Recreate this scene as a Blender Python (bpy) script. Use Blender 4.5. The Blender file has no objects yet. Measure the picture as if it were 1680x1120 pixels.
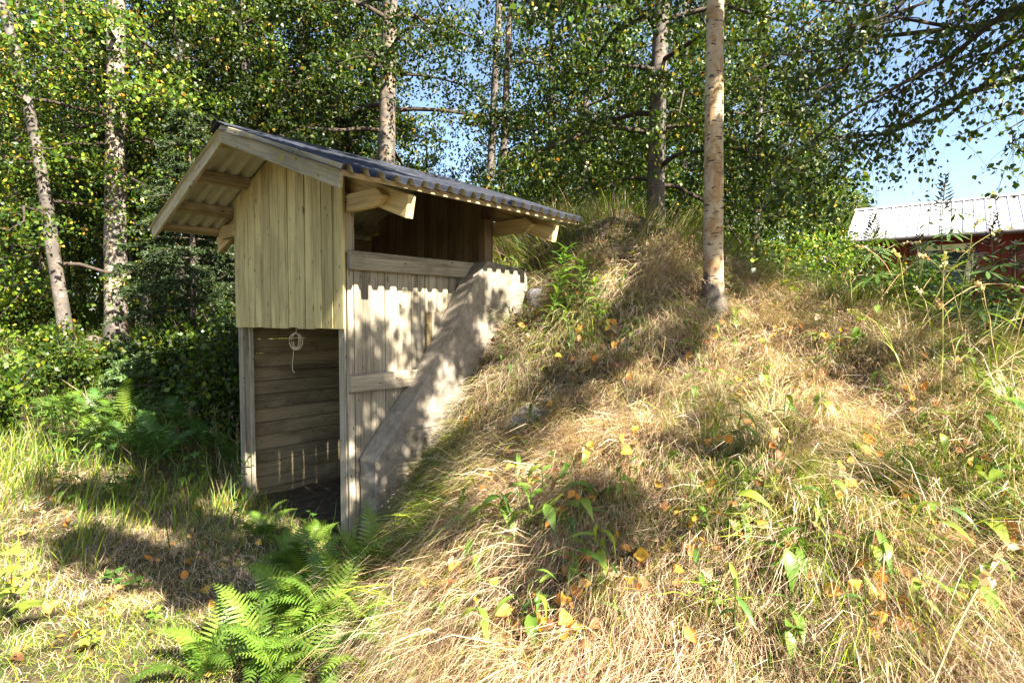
import bpy, bmesh, math
import numpy as np
from mathutils import Vector, Matrix, Euler

# ------------------------------------------------------------------ camera, sky, sun, exposure
scene = bpy.context.scene
COL = scene.collection
R = math.radians
cam_data = bpy.data.cameras.new('camera')
cam_data.sensor_width = 36.0
cam_data.lens = 940.0 / 1680.0 * 36.0
cam_data.clip_start = 0.05
cam_data.clip_end = 1000.0
cam = bpy.data.objects.new('camera', cam_data)
COL.objects.link(cam)
cam.location = (0, 0, 1.55)
cam.rotation_euler = (R(90 - 2.3), 0, 0)
scene.camera = cam

SUN = Vector((0.519, -0.548, 0.656)).normalized()
world = bpy.data.worlds.new('World')
scene.world = world
world.use_nodes = True
wn = world.node_tree.nodes
sky = wn.new('ShaderNodeTexSky')
sky.sky_type = 'NISHITA'
sky.sun_disc = False
sky.sun_elevation = math.asin(SUN.z)
sky.sun_rotation = math.atan2(SUN.x, SUN.y)
sky.air_density = 1.0
sky.dust_density = 1.2
sky.ozone_density = 1.4
bg = wn['Background']
bg.inputs['Strength'].default_value = 0.052
world.node_tree.links.new(sky.outputs[0], bg.inputs['Color'])
sun_data = bpy.data.lights.new('sun', 'SUN')
sun_data.energy = 5.0
sun_data.angle = R(0.53)
sun_data.color = (1.0, 0.92, 0.79)
sun = bpy.data.objects.new('sun', sun_data)
COL.objects.link(sun)
sun.location = (20, -21, 25)
sun.rotation_euler = SUN.to_track_quat('Z', 'Y').to_euler()
vs = scene.view_settings
vs.view_transform = 'Standard'
vs.look = 'None'
vs.exposure = 2.7
vs.gamma = 1.0
scene.cycles.max_bounces = 6
scene.cycles.diffuse_bounces = 4
scene.cycles.transmission_bounces = 4
scene.cycles.transparent_max_bounces = 6
scene.cycles.use_denoising = True

# ------------------------------------------------------------------ helpers
def srgb(r, g, b):
    f = lambda c: (c / 12.92 if c <= 0.04045 else ((c + 0.055) / 1.055) ** 2.4)
    return (f(r / 255), f(g / 255), f(b / 255), 1)

def link(o, parent=None):
    COL.objects.link(o)
    if parent is not None:
        o.parent = parent
    return o

def tag(o, label=None, cat=None, group=None, kind=None):
    if label: o['label'] = label
    if cat: o['category'] = cat
    if group: o['group'] = group
    if kind: o['kind'] = kind
    return o

def empty(name, loc, rz=0.0):
    o = bpy.data.objects.new(name, None)
    o.empty_display_size = 0.1
    o.location = loc
    o.rotation_euler = (0, 0, rz)
    return link(o)

def mesh_np(name, verts, faces, col=None, mat=None, smooth=False):
    """verts (N,3) array, faces: (M,k) int array or list of them; col (N,3)"""
    me = bpy.data.meshes.new(name)
    if not isinstance(faces, list):
        faces = [faces]
    faces = [f for f in faces if len(f)]
    verts = np.asarray(verts, dtype=np.float32)
    me.vertices.add(len(verts))
    me.vertices.foreach_set('co', verts.ravel())
    nl = sum(f.size for f in faces)
    npoly = sum(len(f) for f in faces)
    me.loops.add(nl)
    me.loops.foreach_set('vertex_index', np.concatenate([f.ravel() for f in faces]).astype(np.int32))
    me.polygons.add(npoly)
    tot = np.concatenate([np.full(len(f), f.shape[1]) for f in faces])
    st = np.concatenate([[0], np.cumsum(tot)[:-1]])
    me.polygons.foreach_set('loop_start', st.astype(np.int32))
    if smooth:
        me.polygons.foreach_set('use_smooth', np.ones(npoly, dtype=bool))
    me.update(calc_edges=True)
    if col is not None:
        a = me.attributes.new('col', 'FLOAT_COLOR', 'POINT')
        c4 = np.ones((len(verts), 4), dtype=np.float32)
        c4[:, :3] = col
        a.data.foreach_set('color', c4.ravel())
    if mat is not None:
        me.materials.append(mat)
    return me

def obj_from(name, me, parent=None):
    return link(bpy.data.objects.new(name, me), parent)

def bm_obj(name, bm, mat, parent=None, bevel=0.0, smooth=False):
    bmesh.ops.recalc_face_normals(bm, faces=bm.faces[:])
    if bevel > 0:
        bmesh.ops.bevel(bm, geom=bm.edges[:], offset=bevel, segments=1, affect='EDGES', clamp_overlap=True)
    me = bpy.data.meshes.new(name)
    bm.to_mesh(me)
    bm.free()
    if smooth:
        for p in me.polygons: p.use_smooth = True
    for m in (mat if isinstance(mat, (list, tuple)) else [mat]):
        me.materials.append(m)
    return obj_from(name, me, parent)

def prism_bm(bm, loop, vec):
    vec = Vector(vec)
    a = [bm.verts.new(Vector(p)) for p in loop]
    b = [bm.verts.new(Vector(p) + vec) for p in loop]
    n = len(a)
    bm.faces.new(a)
    bm.faces.new(b[::-1])
    for i in range(n):
        bm.faces.new((a[i], b[i], b[(i + 1) % n], a[(i + 1) % n]))

def prism(name, mat, parent, loop, vec, bevel=0.003):
    bm = bmesh.new()
    prism_bm(bm, loop, vec)
    return bm_obj(name, bm, mat, parent, bevel)

def box(name, mat, parent, x, y, z, bevel=0.003, skew=(0, 0)):
    sx, sy = skew       # shift of the top relative to the bottom
    loop = [(x[0], y[0], z[0]), (x[1], y[0], z[0]), (x[1], y[1], z[0]), (x[0], y[1], z[0])]
    return prism(name, mat, parent, loop, (sx, sy, z[1] - z[0]), bevel)

def tube(paths, sides=8, seed=0, rough=0.0):
    """paths: list of (pts (n,3), radii (n,)); returns verts, quads"""
    rs = np.random.RandomState(seed)
    V, F, off = [], [], 0
    for pts, rad in paths:
        pts = np.asarray(pts, float); rad = np.asarray(rad, float)
        n = len(pts)
        t = np.gradient(pts, axis=0)
        t /= np.linalg.norm(t, axis=1)[:, None] + 1e-9
        ref = np.where(np.abs(t[:, 2:3]) > 0.9, np.array([[1., 0, 0]]), np.array([[0, 0, 1.]]))
        if abs(t[:, 2]).mean() > 0.75: ref = np.tile([[1., 0, 0]], (n, 1))
        else: ref = np.tile([[0, 0, 1.]], (n, 1))
        a = np.cross(t, ref); a /= np.linalg.norm(a, axis=1)[:, None] + 1e-9
        b = np.cross(t, a)
        ang = np.linspace(0, 2 * np.pi, sides, endpoint=False)
        rr = rad[:, None] * (1 + rough * rs.randn(n, sides))
        ring = pts[:, None, :] + rr[:, :, None] * (np.cos(ang)[None, :, None] * a[:, None, :] + np.sin(ang)[None, :, None] * b[:, None, :])
        V.append(ring.reshape(-1, 3))
        i = np.arange(n - 1)[:, None] * sides; j = np.arange(sides)[None, :]; j2 = (j + 1) % sides
        F.append(np.stack([i + j, i + j2, i + sides + j2, i + sides + j], -1).reshape(-1, 4) + off)
        off += n * sides
    return np.concatenate(V), np.concatenate(F)

# ------------------------------------------------------------------ materials
def new_mat(name):
    m = bpy.data.materials.new(name)
    m.use_nodes = True
    nt = m.node_tree
    for n in list(nt.nodes):
        if n.type != 'OUTPUT_MATERIAL': nt.nodes.remove(n)
    return m, nt, nt.nodes['Material Output']

def N(nt, t, **kw):
    n = nt.nodes.new(t)
    for k, v in kw.items():
        if k in n.inputs: n.inputs[k].default_value = v
        else: setattr(n, k, v)
    return n

def ramp(nt, stops, interp='LINEAR'):
    n = nt.nodes.new('ShaderNodeValToRGB')
    cr = n.color_ramp
    cr.interpolation = interp
    while len(cr.elements) < len(stops): cr.elements.new(0.5)
    for e, (p, c) in zip(cr.elements, stops):
        e.position = p
        e.color = c if len(c) == 4 else (*c, 1)
    return n

def mixc(nt, a, b, fac, mode='MIX'):
    n = nt.nodes.new('ShaderNodeMix')
    n.data_type = 'RGBA'; n.blend_type = mode; n.clamp_factor = True
    L = nt.links.new
    for sock, v in ((n.inputs['Factor'], fac), (n.inputs['A'], a), (n.inputs['B'], b)):
        if hasattr(v, 'is_linked'): L(v, sock)
        elif isinstance(v, (int, float)): sock.default_value = v
        else: sock.default_value = v if len(v) == 4 else (*v, 1)
    return n.outputs['Result']

def wood_mat(name, light, dark, axis, stain=(0.10, 0.085, 0.05), stain_amt=0.6, rough=0.8, moss=None, rot_y=0.0):
    m, nt, out = new_mat(name)
    L = nt.links.new
    tc = N(nt, 'ShaderNodeTexCoord'); oi = N(nt, 'ShaderNodeObjectInfo')
    off = N(nt, 'ShaderNodeVectorMath', operation='SCALE'); off.inputs['Scale'].default_value = 53.0
    cmb = N(nt, 'ShaderNodeCombineXYZ')
    for i in range(3): L(oi.outputs['Random'], cmb.inputs[i])
    L(cmb.outputs[0], off.inputs[0])
    add = N(nt, 'ShaderNodeVectorMath', operation='ADD')
    L(tc.outputs['Object'], add.inputs[0]); L(off.outputs[0], add.inputs[1])
    def mapped(s_al, s_ac):
        mp = N(nt, 'ShaderNodeMapping')
        sc = [s_ac] * 3; sc[axis] = s_al
        mp.inputs['Scale'].default_value = sc
        if rot_y:
            rt_ = N(nt, 'ShaderNodeVectorRotate', rotation_type='Y_AXIS'); rt_.inputs['Angle'].default_value = rot_y
            L(add.outputs[0], rt_.inputs['Vector']); L(rt_.outputs[0], mp.inputs['Vector'])
        else:
            L(add.outputs[0], mp.inputs['Vector'])
        return mp.outputs[0]
    g = N(nt, 'ShaderNodeTexNoise', Scale=1.0, Detail=8.0, Roughness=0.75, Distortion=0.4); L(mapped(2.6, 85), g.inputs['Vector'])
    g2 = N(nt, 'ShaderNodeTexNoise', Scale=1.0, Detail=4.0, Roughness=0.6); L(mapped(1.3, 9), g2.inputs['Vector'])
    st = N(nt, 'ShaderNodeTexNoise', Scale=1.0, Detail=5.0, Roughness=0.65); L(mapped(1.6, 3.2), st.inputs['Vector'])
    r1 = ramp(nt, [(0.30, dark), (0.52, light), (0.8, tuple(min(1, c * 1.18) for c in light[:3]))]); L(g.outputs['Fac'], r1.inputs[0])
    r2 = ramp(nt, [(0.30, (0.55, 0.53, 0.5)), (0.6, (1, 1, 1))]); L(g2.outputs['Fac'], r2.inputs[0])
    c = mixc(nt, r1.outputs[0], r2.outputs[0], 0.8, 'MULTIPLY')
    r3 = ramp(nt, [(0.5, (0, 0, 0)), (0.72, (1, 1, 1))]); L(st.outputs['Fac'], r3.inputs[0])
    mm = N(nt, 'ShaderNodeMath', operation='MULTIPLY'); mm.inputs[1].default_value = stain_amt; L(r3.outputs[0], mm.inputs[0])
    c = mixc(nt, c, stain, mm.outputs[0])
    # knots
    vk = N(nt, 'ShaderNodeTexVoronoi', Scale=1.0); L(mapped(3.2, 7.5), vk.inputs['Vector'])
    rk = ramp(nt, [(0.045, (1, 1, 1)), (0.10, (0, 0, 0))]); L(vk.outputs['Distance'], rk.inputs[0])
    mk = N(nt, 'ShaderNodeMath', operation='MULTIPLY'); mk.inputs[1].default_value = 0.75; L(rk.outputs[0], mk.inputs[0])
    c = mixc(nt, c, (0.07, 0.045, 0.022), mk.outputs[0])
    vs_ = N(nt, 'ShaderNodeTexVoronoi', Scale=1.0); L(mapped(7, 20), vs_.inputs['Vector'])
    rs_ = ramp(nt, [(0.07, (1, 1, 1)), (0.12, (0, 0, 0))]); L(vs_.outputs['Distance'], rs_.inputs[0])
    c = mixc(nt, c, (0.05, 0.04, 0.03), rs_.outputs[0])
    g3 = N(nt, 'ShaderNodeTexNoise', Scale=1.0, Detail=3.0, Roughness=0.6); L(mapped(0.7, 26), g3.inputs['Vector'])
    r5 = ramp(nt, [(0.58, (1, 1, 1)), (0.70, (0.42, 0.39, 0.36))]); L(g3.outputs['Fac'], r5.inputs[0])
    c = mixc(nt, c, r5.outputs[0], 0.8, 'MULTIPLY')
    # per board tone
    rb = ramp(nt, [(0.0, (0.66, 0.64, 0.60)), (0.35, (0.92, 0.92, 0.90)), (1.0, (1.08, 1.06, 1.0))]); L(oi.outputs['Random'], rb.inputs[0])
    c = mixc(nt, c, rb.outputs[0], 0.85, 'MULTIPLY')
    if moss:
        ns = N(nt, 'ShaderNodeTexNoise', Scale=14.0, Detail=6.0, Roughness=0.7); L(add.outputs[0], ns.inputs['Vector'])
        rm = ramp(nt, [(0.53, (0, 0, 0)), (0.66, (1, 1, 1))]); L(ns.outputs['Fac'], rm.inputs[0])
        c = mixc(nt, c, moss, rm.outputs[0])
    p = N(nt, 'ShaderNodeBsdfPrincipled', Roughness=rough); p.inputs['Specular IOR Level'].default_value = 0.25
    L(c, p.inputs['Base Color'])
    bp = N(nt, 'ShaderNodeBump', Strength=0.55, Distance=0.004); L(g.outputs['Fac'], bp.inputs['Height']); L(bp.outputs[0], p.inputs['Normal'])
    L(p.outputs[0], out.inputs[0])
    return m

def leaf_mat(name, trans=0.4, rough=0.5, spec=0.3, tint=(1.25, 1.2, 0.6), var=0.35):
    m, nt, out = new_mat(name)
    L = nt.links.new
    at = N(nt, 'ShaderNodeAttribute', attribute_name='col')
    oi = N(nt, 'ShaderNodeObjectInfo')
    rv = ramp(nt, [(0, (1 - var, 1 - var, 1 - var)), (1, (1 + var, 1 + var * 0.9, 1 + var * 0.8))]); L(oi.outputs['Random'], rv.inputs[0])
    c = mixc(nt, at.outputs['Color'], rv.outputs[0], 1.0, 'MULTIPLY')
    p = N(nt, 'ShaderNodeBsdfPrincipled', Roughness=rough); p.inputs['Specular IOR Level'].default_value = spec
    L(c, p.inputs['Base Color'])
    if trans > 0:
        tr = N(nt, 'ShaderNodeBsdfTranslucent')
        L(mixc(nt, c, tint, 1.0, 'MULTIPLY'), tr.inputs['Color'])
        mx = N(nt, 'ShaderNodeMixShader'); mx.inputs[0].default_value = trans
        L(p.outputs[0], mx.inputs[1]); L(tr.outputs[0], mx.inputs[2]); L(mx.outputs[0], out.inputs[0])
    else:
        L(p.outputs[0], out.inputs[0])
    return m

def bark_birch(name, white=(0.52, 0.47, 0.42), tan=(0.40, 0.24, 0.12), tan_amt=0.4, dark=(0.045, 0.038, 0.032), dark_th=0.56, base_dark=0.35):
    m, nt, out = new_mat(name)
    L = nt.links.new
    tc = N(nt, 'ShaderNodeTexCoord')
    mp = N(nt, 'ShaderNodeMapping'); mp.inputs['Scale'].default_value = (16, 16, 48); L(tc.outputs['Object'], mp.inputs[0])
    n1 = N(nt, 'ShaderNodeTexNoise', Scale=1.0, Detail=3.0, Roughness=0.55); L(mp.outputs[0], n1.inputs['Vector'])
    mp2 = N(nt, 'ShaderNodeMapping'); mp2.inputs['Scale'].default_value = (7, 7, 4.5); L(tc.outputs['Object'], mp2.inputs[0])
    n2 = N(nt, 'ShaderNodeTexNoise', Scale=1.0, Detail=7.0, Roughness=0.68, Distortion=0.6); L(mp2.outputs[0], n2.inputs['Vector'])
    mp3 = N(nt, 'ShaderNodeMapping'); mp3.inputs['Scale'].default_value = (5, 5, 3.0); mp3.inputs['Location'].default_value = (7, 3, 1); L(tc.outputs['Object'], mp3.inputs[0])
    n3 = N(nt, 'ShaderNodeTexNoise', Scale=1.0, Detail=8.0, Roughness=0.72); L(mp3.outputs[0], n3.inputs['Vector'])
    rt = ramp(nt, [(0.48, (0, 0, 0)), (0.56, (1, 1, 1))]); L(n2.outputs['Fac'], rt.inputs[0])
    mt = N(nt, 'ShaderNodeMath', operation='MULTIPLY'); mt.inputs[1].default_value = tan_amt; L(rt.outputs[0], mt.inputs[0])
    c = mixc(nt, white, tan, mt.outputs[0])
    rg = ramp(nt, [(0.35, (0.55, 0.55, 0.55)), (0.65, (1.05, 1.05, 1.05))]); L(n3.outputs['Fac'], rg.inputs[0])
    c = mixc(nt, c, rg.outputs[0], 0.8, 'MULTIPLY')
    rl = ramp(nt, [(0.575, (0, 0, 0)), (0.64, (1, 1, 1))]); L(n1.outputs['Fac'], rl.inputs[0])
    c = mixc(nt, c, dark, rl.outputs[0])
    # furrowed dark patches, more of them on the old bark of the foot
    sp = N(nt, 'ShaderNodeSeparateXYZ'); L(tc.outputs['Object'], sp.inputs[0])
    mr = N(nt, 'ShaderNodeMapRange'); mr.inputs['From Min'].default_value = 0.0; mr.inputs['From Max'].default_value = 0.75
    mr.inputs['To Min'].default_value = base_dark; mr.inputs['To Max'].default_value = 0.0; L(sp.outputs['Z'], mr.inputs['Value'])
    ad = N(nt, 'ShaderNodeMath', operation='ADD'); L(n3.outputs['Fac'], ad.inputs[0]); L(mr.outputs[0], ad.inputs[1])
    rd = ramp(nt, [(dark_th, (0, 0, 0)), (dark_th + 0.07, (1, 1, 1))]); L(ad.outputs[0], rd.inputs[0])
    c = mixc(nt, c, tuple(x * 1.6 for x in dark), rd.outputs[0])
    p = N(nt, 'ShaderNodeBsdfPrincipled', Roughness=0.75); p.inputs['Specular IOR Level'].default_value = 0.25
    L(c, p.inputs['Base Color'])
    bp = N(nt, 'ShaderNodeBump', Strength=0.6, Distance=0.01); L(n3.outputs['Fac'], bp.inputs['Height']); L(bp.outputs[0], p.inputs['Normal'])
    L(p.outputs[0], out.inputs[0])
    return m

def noise_mat(name, stops, scale=6.0, rough=0.9, bump=0.4, dist=0.01, metallic=0.0, spec=0.3, detail=8.0, extra=None):
    m, nt, out = new_mat(name)
    L = nt.links.new
    tc = N(nt, 'ShaderNodeTexCoord')
    n = N(nt, 'ShaderNodeTexNoise', Scale=scale, Detail=detail, Roughness=0.68); L(tc.outputs['Object'], n.inputs['Vector'])
    r = ramp(nt, stops); L(n.outputs['Fac'], r.inputs[0])
    c = r.outputs[0]
    if extra:
        sc2, lo, hi, col2, amt = extra
        n2 = N(nt, 'ShaderNodeTexNoise', Scale=sc2, Detail=6.0, Roughness=0.6); L(tc.outputs['Object'], n2.inputs['Vector'])
        r2 = ramp(nt, [(lo, (0, 0, 0)), (hi, (amt, amt, amt))]); L(n2.outputs['Fac'], r2.inputs[0])
        c = mixc(nt, c, col2, r2.outputs[0])
    p = N(nt, 'ShaderNodeBsdfPrincipled', Roughness=rough, Metallic=metallic); p.inputs['Specular IOR Level'].default_value = spec
    L(c, p.inputs['Base Color'])
    if bump:
        n4 = N(nt, 'ShaderNodeTexNoise', Scale=scale * 7, Detail=6.0, Roughness=0.7); L(tc.outputs['Object'], n4.inputs['Vector'])
        bp = N(nt, 'ShaderNodeBump', Strength=bump, Distance=dist); L(n4.outputs['Fac'], bp.inputs['Height']); L(bp.outputs[0], p.inputs['Normal'])
    L(p.outputs[0], out.inputs[0])
    return m

M = {}
M['gable_wood'] = wood_mat('gable_wood', (0.50, 0.42, 0.20), (0.25, 0.195, 0.08), 2, stain=(0.17, 0.13, 0.06), stain_amt=0.6)
M['plank_wood'] = wood_mat('plank_wood', (0.32, 0.28, 0.215), (0.115, 0.095, 0.066), 2, stain=(0.08, 0.066, 0.048), stain_amt=0.85)
M['board_wood'] = wood_mat('board_wood', (0.29, 0.235, 0.14), (0.12, 0.095, 0.052), 1, stain=(0.06, 0.045, 0.026), stain_amt=0.8)
M['beam_wood'] = wood_mat('beam_wood', (0.38, 0.30, 0.18), (0.16, 0.12, 0.06), 1, stain=(0.08, 0.06, 0.035), stain_amt=0.7)
for _k2, _r in (('r', -0.326), ('l', 0.326)):
    M['barge_' + _k2] = wood_mat('barge_wood', (0.40, 0.35, 0.235), (0.13, 0.11, 0.06), 0, stain=(0.10, 0.085, 0.05), stain_amt=0.6, moss=(0.22, 0.18, 0.035), rot_y=_r)
    M['rafter_' + _k2] = wood_mat('rafter_wood', (0.50, 0.39, 0.20), (0.24, 0.17, 0.07), 0, stain=(0.14, 0.10, 0.05), stain_amt=0.5, rot_y=_r)
M['rail_wood'] = wood_mat('rail_wood', (0.32, 0.28, 0.22), (0.12, 0.10, 0.07), 1, stain=(0.08, 0.06, 0.04), stain_amt=0.8)
M['truss_wood'] = wood_mat('truss_wood', (0.46, 0.36, 0.19), (0.24, 0.17, 0.07), 0, stain=(0.14, 0.10, 0.05), stain_amt=0.5)
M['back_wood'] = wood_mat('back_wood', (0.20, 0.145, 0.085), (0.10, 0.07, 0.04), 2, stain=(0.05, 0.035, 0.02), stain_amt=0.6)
M['roof_top'] = noise_mat('roof_top', [(0.35, (0.016, 0.018, 0.025)), (0.65, (0.042, 0.046, 0.06))], scale=5, rough=0.8, bump=0.15, dist=0.004, spec=0.12, extra=(9, 0.6, 0.75, (0.12, 0.115, 0.10), 0.7))
M['roof_under'] = noise_mat('roof_under', [(0.35, (0.34, 0.31, 0.24)), (0.65, (0.44, 0.41, 0.33))], scale=4, rough=0.65, bump=0.1, dist=0.003)
M['concrete'] = noise_mat('concrete', [(0.28, (0.12, 0.10, 0.075)), (0.5, (0.215, 0.185, 0.145)), (0.72, (0.30, 0.265, 0.215))], scale=14, rough=0.95, bump=0.7, dist=0.01, extra=(2.6, 0.50, 0.66, (0.075, 0.068, 0.042), 0.8))
M['stone'] = noise_mat('stone', [(0.3, (0.08, 0.08, 0.088)), (0.6, (0.18, 0.18, 0.195)), (0.8, (0.26, 0.255, 0.25))], scale=7, rough=0.9, bump=0.7, dist=0.01)
M['soil'] = noise_mat('soil', [(0.3, (0.035, 0.025, 0.014)), (0.5, (0.085, 0.062, 0.034)), (0.7, (0.17, 0.125, 0.07))], scale=11, rough=1.0, bump=1.0, dist=0.03, extra=(0.9, 0.48, 0.62, (0.055, 0.07, 0.018), 0.7))
M['birch'] = bark_birch('birch_bark', white=(0.155, 0.137, 0.112), dark_th=0.465)
M['birch_pale'] = bark_birch('birch_bark_pale', white=(0.27, 0.24, 0.205), dark_th=0.475)
M['birch_near'] = bark_birch('birch_bark_peeling', white=(0.45, 0.36, 0.235), tan=(0.30, 0.17, 0.065), tan_amt=0.8, dark_th=0.585, base_dark=0.30)
M['birch_dark'] = bark_birch('birch_bark_furrowed', white=(0.18, 0.16, 0.14), tan=(0.11, 0.08, 0.05), tan_amt=0.7, dark_th=0.45, base_dark=0.2)
M['bark'] = noise_mat('grey_bark', [(0.35, (0.05, 0.038, 0.028)), (0.6, (0.14, 0.11, 0.085)), (0.75, (0.22, 0.19, 0.16))], scale=9, rough=0.95, bump=0.9, dist=0.02)
M['twig'] = noise_mat('twig_bark', [(0.3, (0.03, 0.022, 0.016)), (0.7, (0.075, 0.055, 0.04))], scale=15, rough=0.9, bump=0.2)
M['leaf'] = leaf_mat('tree_leaf', 0.33, 0.45, 0.35)
M['needle'] = leaf_mat('spruce_needle', 0.1, 0.5, 0.3, var=0.1)
M['grass'] = leaf_mat('grass_blade', 0.22, 0.5, 0.3, tint=(1.1, 1.05, 0.7), var=0.0)
M['herb'] = leaf_mat('herb_leaf', 0.35, 0.42, 0.4, tint=(1.2, 1.2, 0.5), var=0.25)
M['litter'] = leaf_mat('fallen_leaf', 0.25, 0.55, 0.3, tint=(1.2, 1.0, 0.6), var=0.25)
M['rope'] = noise_mat('rope', [(0.3, (0.30, 0.25, 0.15)), (0.7, (0.48, 0.42, 0.28))], scale=60, rough=0.9, bump=0.5, dist=0.002)
M['red_paint'] = wood_mat('red_paint', (0.19, 0.030, 0.017), (0.12, 0.018, 0.011), 2, stain=(0.09, 0.015, 0.009), stain_amt=0.5)
M['white_metal'] = noise_mat('white_metal', [(0.3, (0.62, 0.60, 0.62)), (0.7, (0.76, 0.74, 0.75))], scale=2, rough=0.4, bump=0.05, dist=0.003, spec=0.5, metallic=0.3)
M['cream_paint'] = noise_mat('cream_paint', [(0.3, (0.62, 0.58, 0.33)), (0.7, (0.74, 0.70, 0.45))], scale=6, rough=0.6, bump=0.1, dist=0.002)
M['gutter'] = noise_mat('gutter_metal', [(0.3, (0.05, 0.045, 0.045)), (0.7, (0.10, 0.085, 0.08))], scale=5, rough=0.5, bump=0.05)
gm, gnt, gout = new_mat('window_glass')
gp = N(gnt, 'ShaderNodeBsdfPrincipled', Roughness=0.08); gp.inputs['Base Color'].default_value = (0.03, 0.035, 0.035, 1)
gnt.links.new(gp.outputs[0], gout.inputs[0])
M['glass'] = gm

# ------------------------------------------------------------------ terrain
HO = np.array([-1.16, 3.97]); HX = np.array([0.7497, -0.6618]); HY = np.array([0.6618, 0.7497])   # hut frame
HUT_ROT = math.atan2(HX[1], HX[0])
def to_local(X, Y):
    a, b = X - HO[0], Y - HO[1]
    return a * HX[0] + b * HX[1], a * HY[0] + b * HY[1]
def to_world(x, y):
    return HO[0] + x * HX[0] + y * HY[0], HO[1] + x * HX[1] + y * HY[1]

CP = []
for e, s, z in ((0.22, 0.0, -0.02), (0.22, 0.275, 0.24), (0.22, 0.86, 0.90), (0.22, 1.28, 1.30), (0.22, 1.67, 1.60), (0.3, 2.1, 1.95),
                (0.22, -0.4, -0.05), (-0.8, -0.4, -0.08), (-1.9, -0.4, -0.05), (-1.9, 0.4, 0.12), (-1.9, 1.0, 0.6), (-1.9, 1.7, 1.5), (-1.9, 2.6, 2.0),
                (-0.8, 1.8, 1.9), (-0.8, 2.5, 2.3)):
    X, Y = to_world(e, s)
    CP.append((X, Y, z))
CP += [(1.6, 4.6, 1.50), (2.3, 5.2, 1.80), (2.75, 4.6, 1.58), (2.8, 4.0, 1.42), (2.85, 3.2, 1.12),
       (3.6, 5.6, 1.45), (4.0, 4.4, 1.1), (3.8, 3.2, 0.85), (5, 7, 1.35), (5, 9, 1.2), (4.5, 2, 0.75), (6.5, 8, 1.2), (8, 9.5, 1.1),
       (0, 2.1, 0.32), (-0.35, 2.6, 0.28), (-0.55, 3.2, 0.26), (0.85, 1.9, 0.47), (1.52, 1.7, 0.58), (2.05, 2.3, 0.76), (-0.54, 2.3, 0.05), (-0.92, 3.6, 0.05),
       (0.545, 3.2, 0.86), (1.08, 3.9, 1.12), (0.27, 4.3, 1.0), (-0.2, 3.4, 0.60),
       (0, 0, 0.0), (1, 0, 0.12), (2, 0.5, 0.3), (3, 1, 0.55), (-1.5, 1, 0.0), (0, -3, 0.0), (4, -3, 0.3), (-4, -3, 0.1),
       (0.66, 4.95, 2.12), (1, 6, 2.6), (0.5, 7.1, 2.75), (2.2, 7, 2.25), (-0.5, 8, 2.5), (2, 9.5, 1.7), (-1.5, 9.5, 1.7), (3.6, 7.6, 1.5),
       (-3, 8, 1.3), (-3, 2.2, 0.0), (-2.5, 4.5, -0.05), (-3.6, 5, 0.1), (-4.0, 4.3, 0.25), (-5, 7, 0.55), (-6.6, 8.5, 0.95), (-9, 12, 1.1), (-4, 8, 0.8), (-6, 4, 0.4),
       (-1.6, 3.4, -0.06)]
for k in range(18):
    a = k / 18 * 2 * np.pi
    for r_, z_ in ((17, 0.9), (40, 1.0)):
        CP.append((r_ * np.cos(a), r_ * np.sin(a) + 4, z_))
CP = np.array(CP)
def _k(d2): return np.where(d2 > 1e-12, 0.5 * d2 * np.log(np.maximum(d2, 1e-12)), 0.0)
_n = len(CP)
_A = np.zeros((_n + 3, _n + 3))
_A[:_n, :_n] = _k(((CP[:, None, :2] - CP[None, :, :2]) ** 2).sum(-1)) + np.eye(_n) * 0.004
_A[:_n, _n] = 1; _A[:_n, _n + 1:] = CP[:, :2]
_A[_n, :_n] = 1; _A[_n + 1:, :_n] = CP[:, :2].T
_W = np.linalg.solve(_A, np.concatenate([CP[:, 2], np.zeros(3)]))
def vnoise(X, Y, f, seed=0):
    x, y = X * f + seed * 17.3, Y * f - seed * 9.1
    xi, yi = np.floor(x), np.floor(y)
    fx, fy = x - xi, y - yi
    fx, fy = fx * fx * (3 - 2 * fx), fy * fy * (3 - 2 * fy)
    h = lambda a, b: np.mod(np.sin(a * 127.1 + b * 311.7 + seed * 74.7) * 43758.5453, 1.0)
    return (h(xi, yi) * (1 - fx) + h(xi + 1, yi) * fx) * (1 - fy) + (h(xi, yi + 1) * (1 - fx) + h(xi + 1, yi + 1) * fx) * fy
def sstep(a, b, x):
    t = np.clip((x - a) / (b - a), 0, 1)
    return t * t * (3 - 2 * t)
def height(X, Y):
    X = np.asarray(X, float); Y = np.asarray(Y, float)
    sh = X.shape
    P = np.stack([X.ravel(), Y.ravel()], -1)
    out = np.empty(len(P))
    for i in range(0, len(P), 20000):
        p = P[i:i + 20000]
        out[i:i + 20000] = _k(((p[:, None, :] - CP[None, :, :2]) ** 2).sum(-1)) @ _W[:_n] + _W[_n] + p @ _W[_n + 1:]
    h = out.reshape(sh)
    r = np.hypot(X, Y - 4)
    w = sstep(24, 40, r)
    h = h * (1 - w) + 1.0 * w
    near = 1 - sstep(10, 20, r)
    amp = 0.035 + 0.12 * sstep(0.3, 1.0, h) * near
    h = h + amp * (vnoise(X, Y, 2.3, 1) - 0.5) * 1.6 + amp * 0.6 * (vnoise(X, Y, 5.5, 2) - 0.5)
    x, y = to_local(X, Y)
    inside = sstep(-1.75, -1.70, x) * (1 - sstep(0.06, 0.12, x)) * (1 - sstep(1.50, 1.56, y)) * sstep(-0.45, 0.0, y)
    return h * (1 - inside) + (-0.08 + 0.03 * (vnoise(X, Y, 6, 4) - 0.5)) * inside
def normal(X, Y, e=0.06):
    gx = (height(X + e, Y) - height(X - e, Y)) / (2 * e)
    gy = (height(X, Y + e) - height(X, Y - e)) / (2 * e)
    n = np.stack([-gx, -gy, np.ones_like(gx)], -1)
    return n / np.linalg.norm(n, axis=-1)[..., None]

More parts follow.
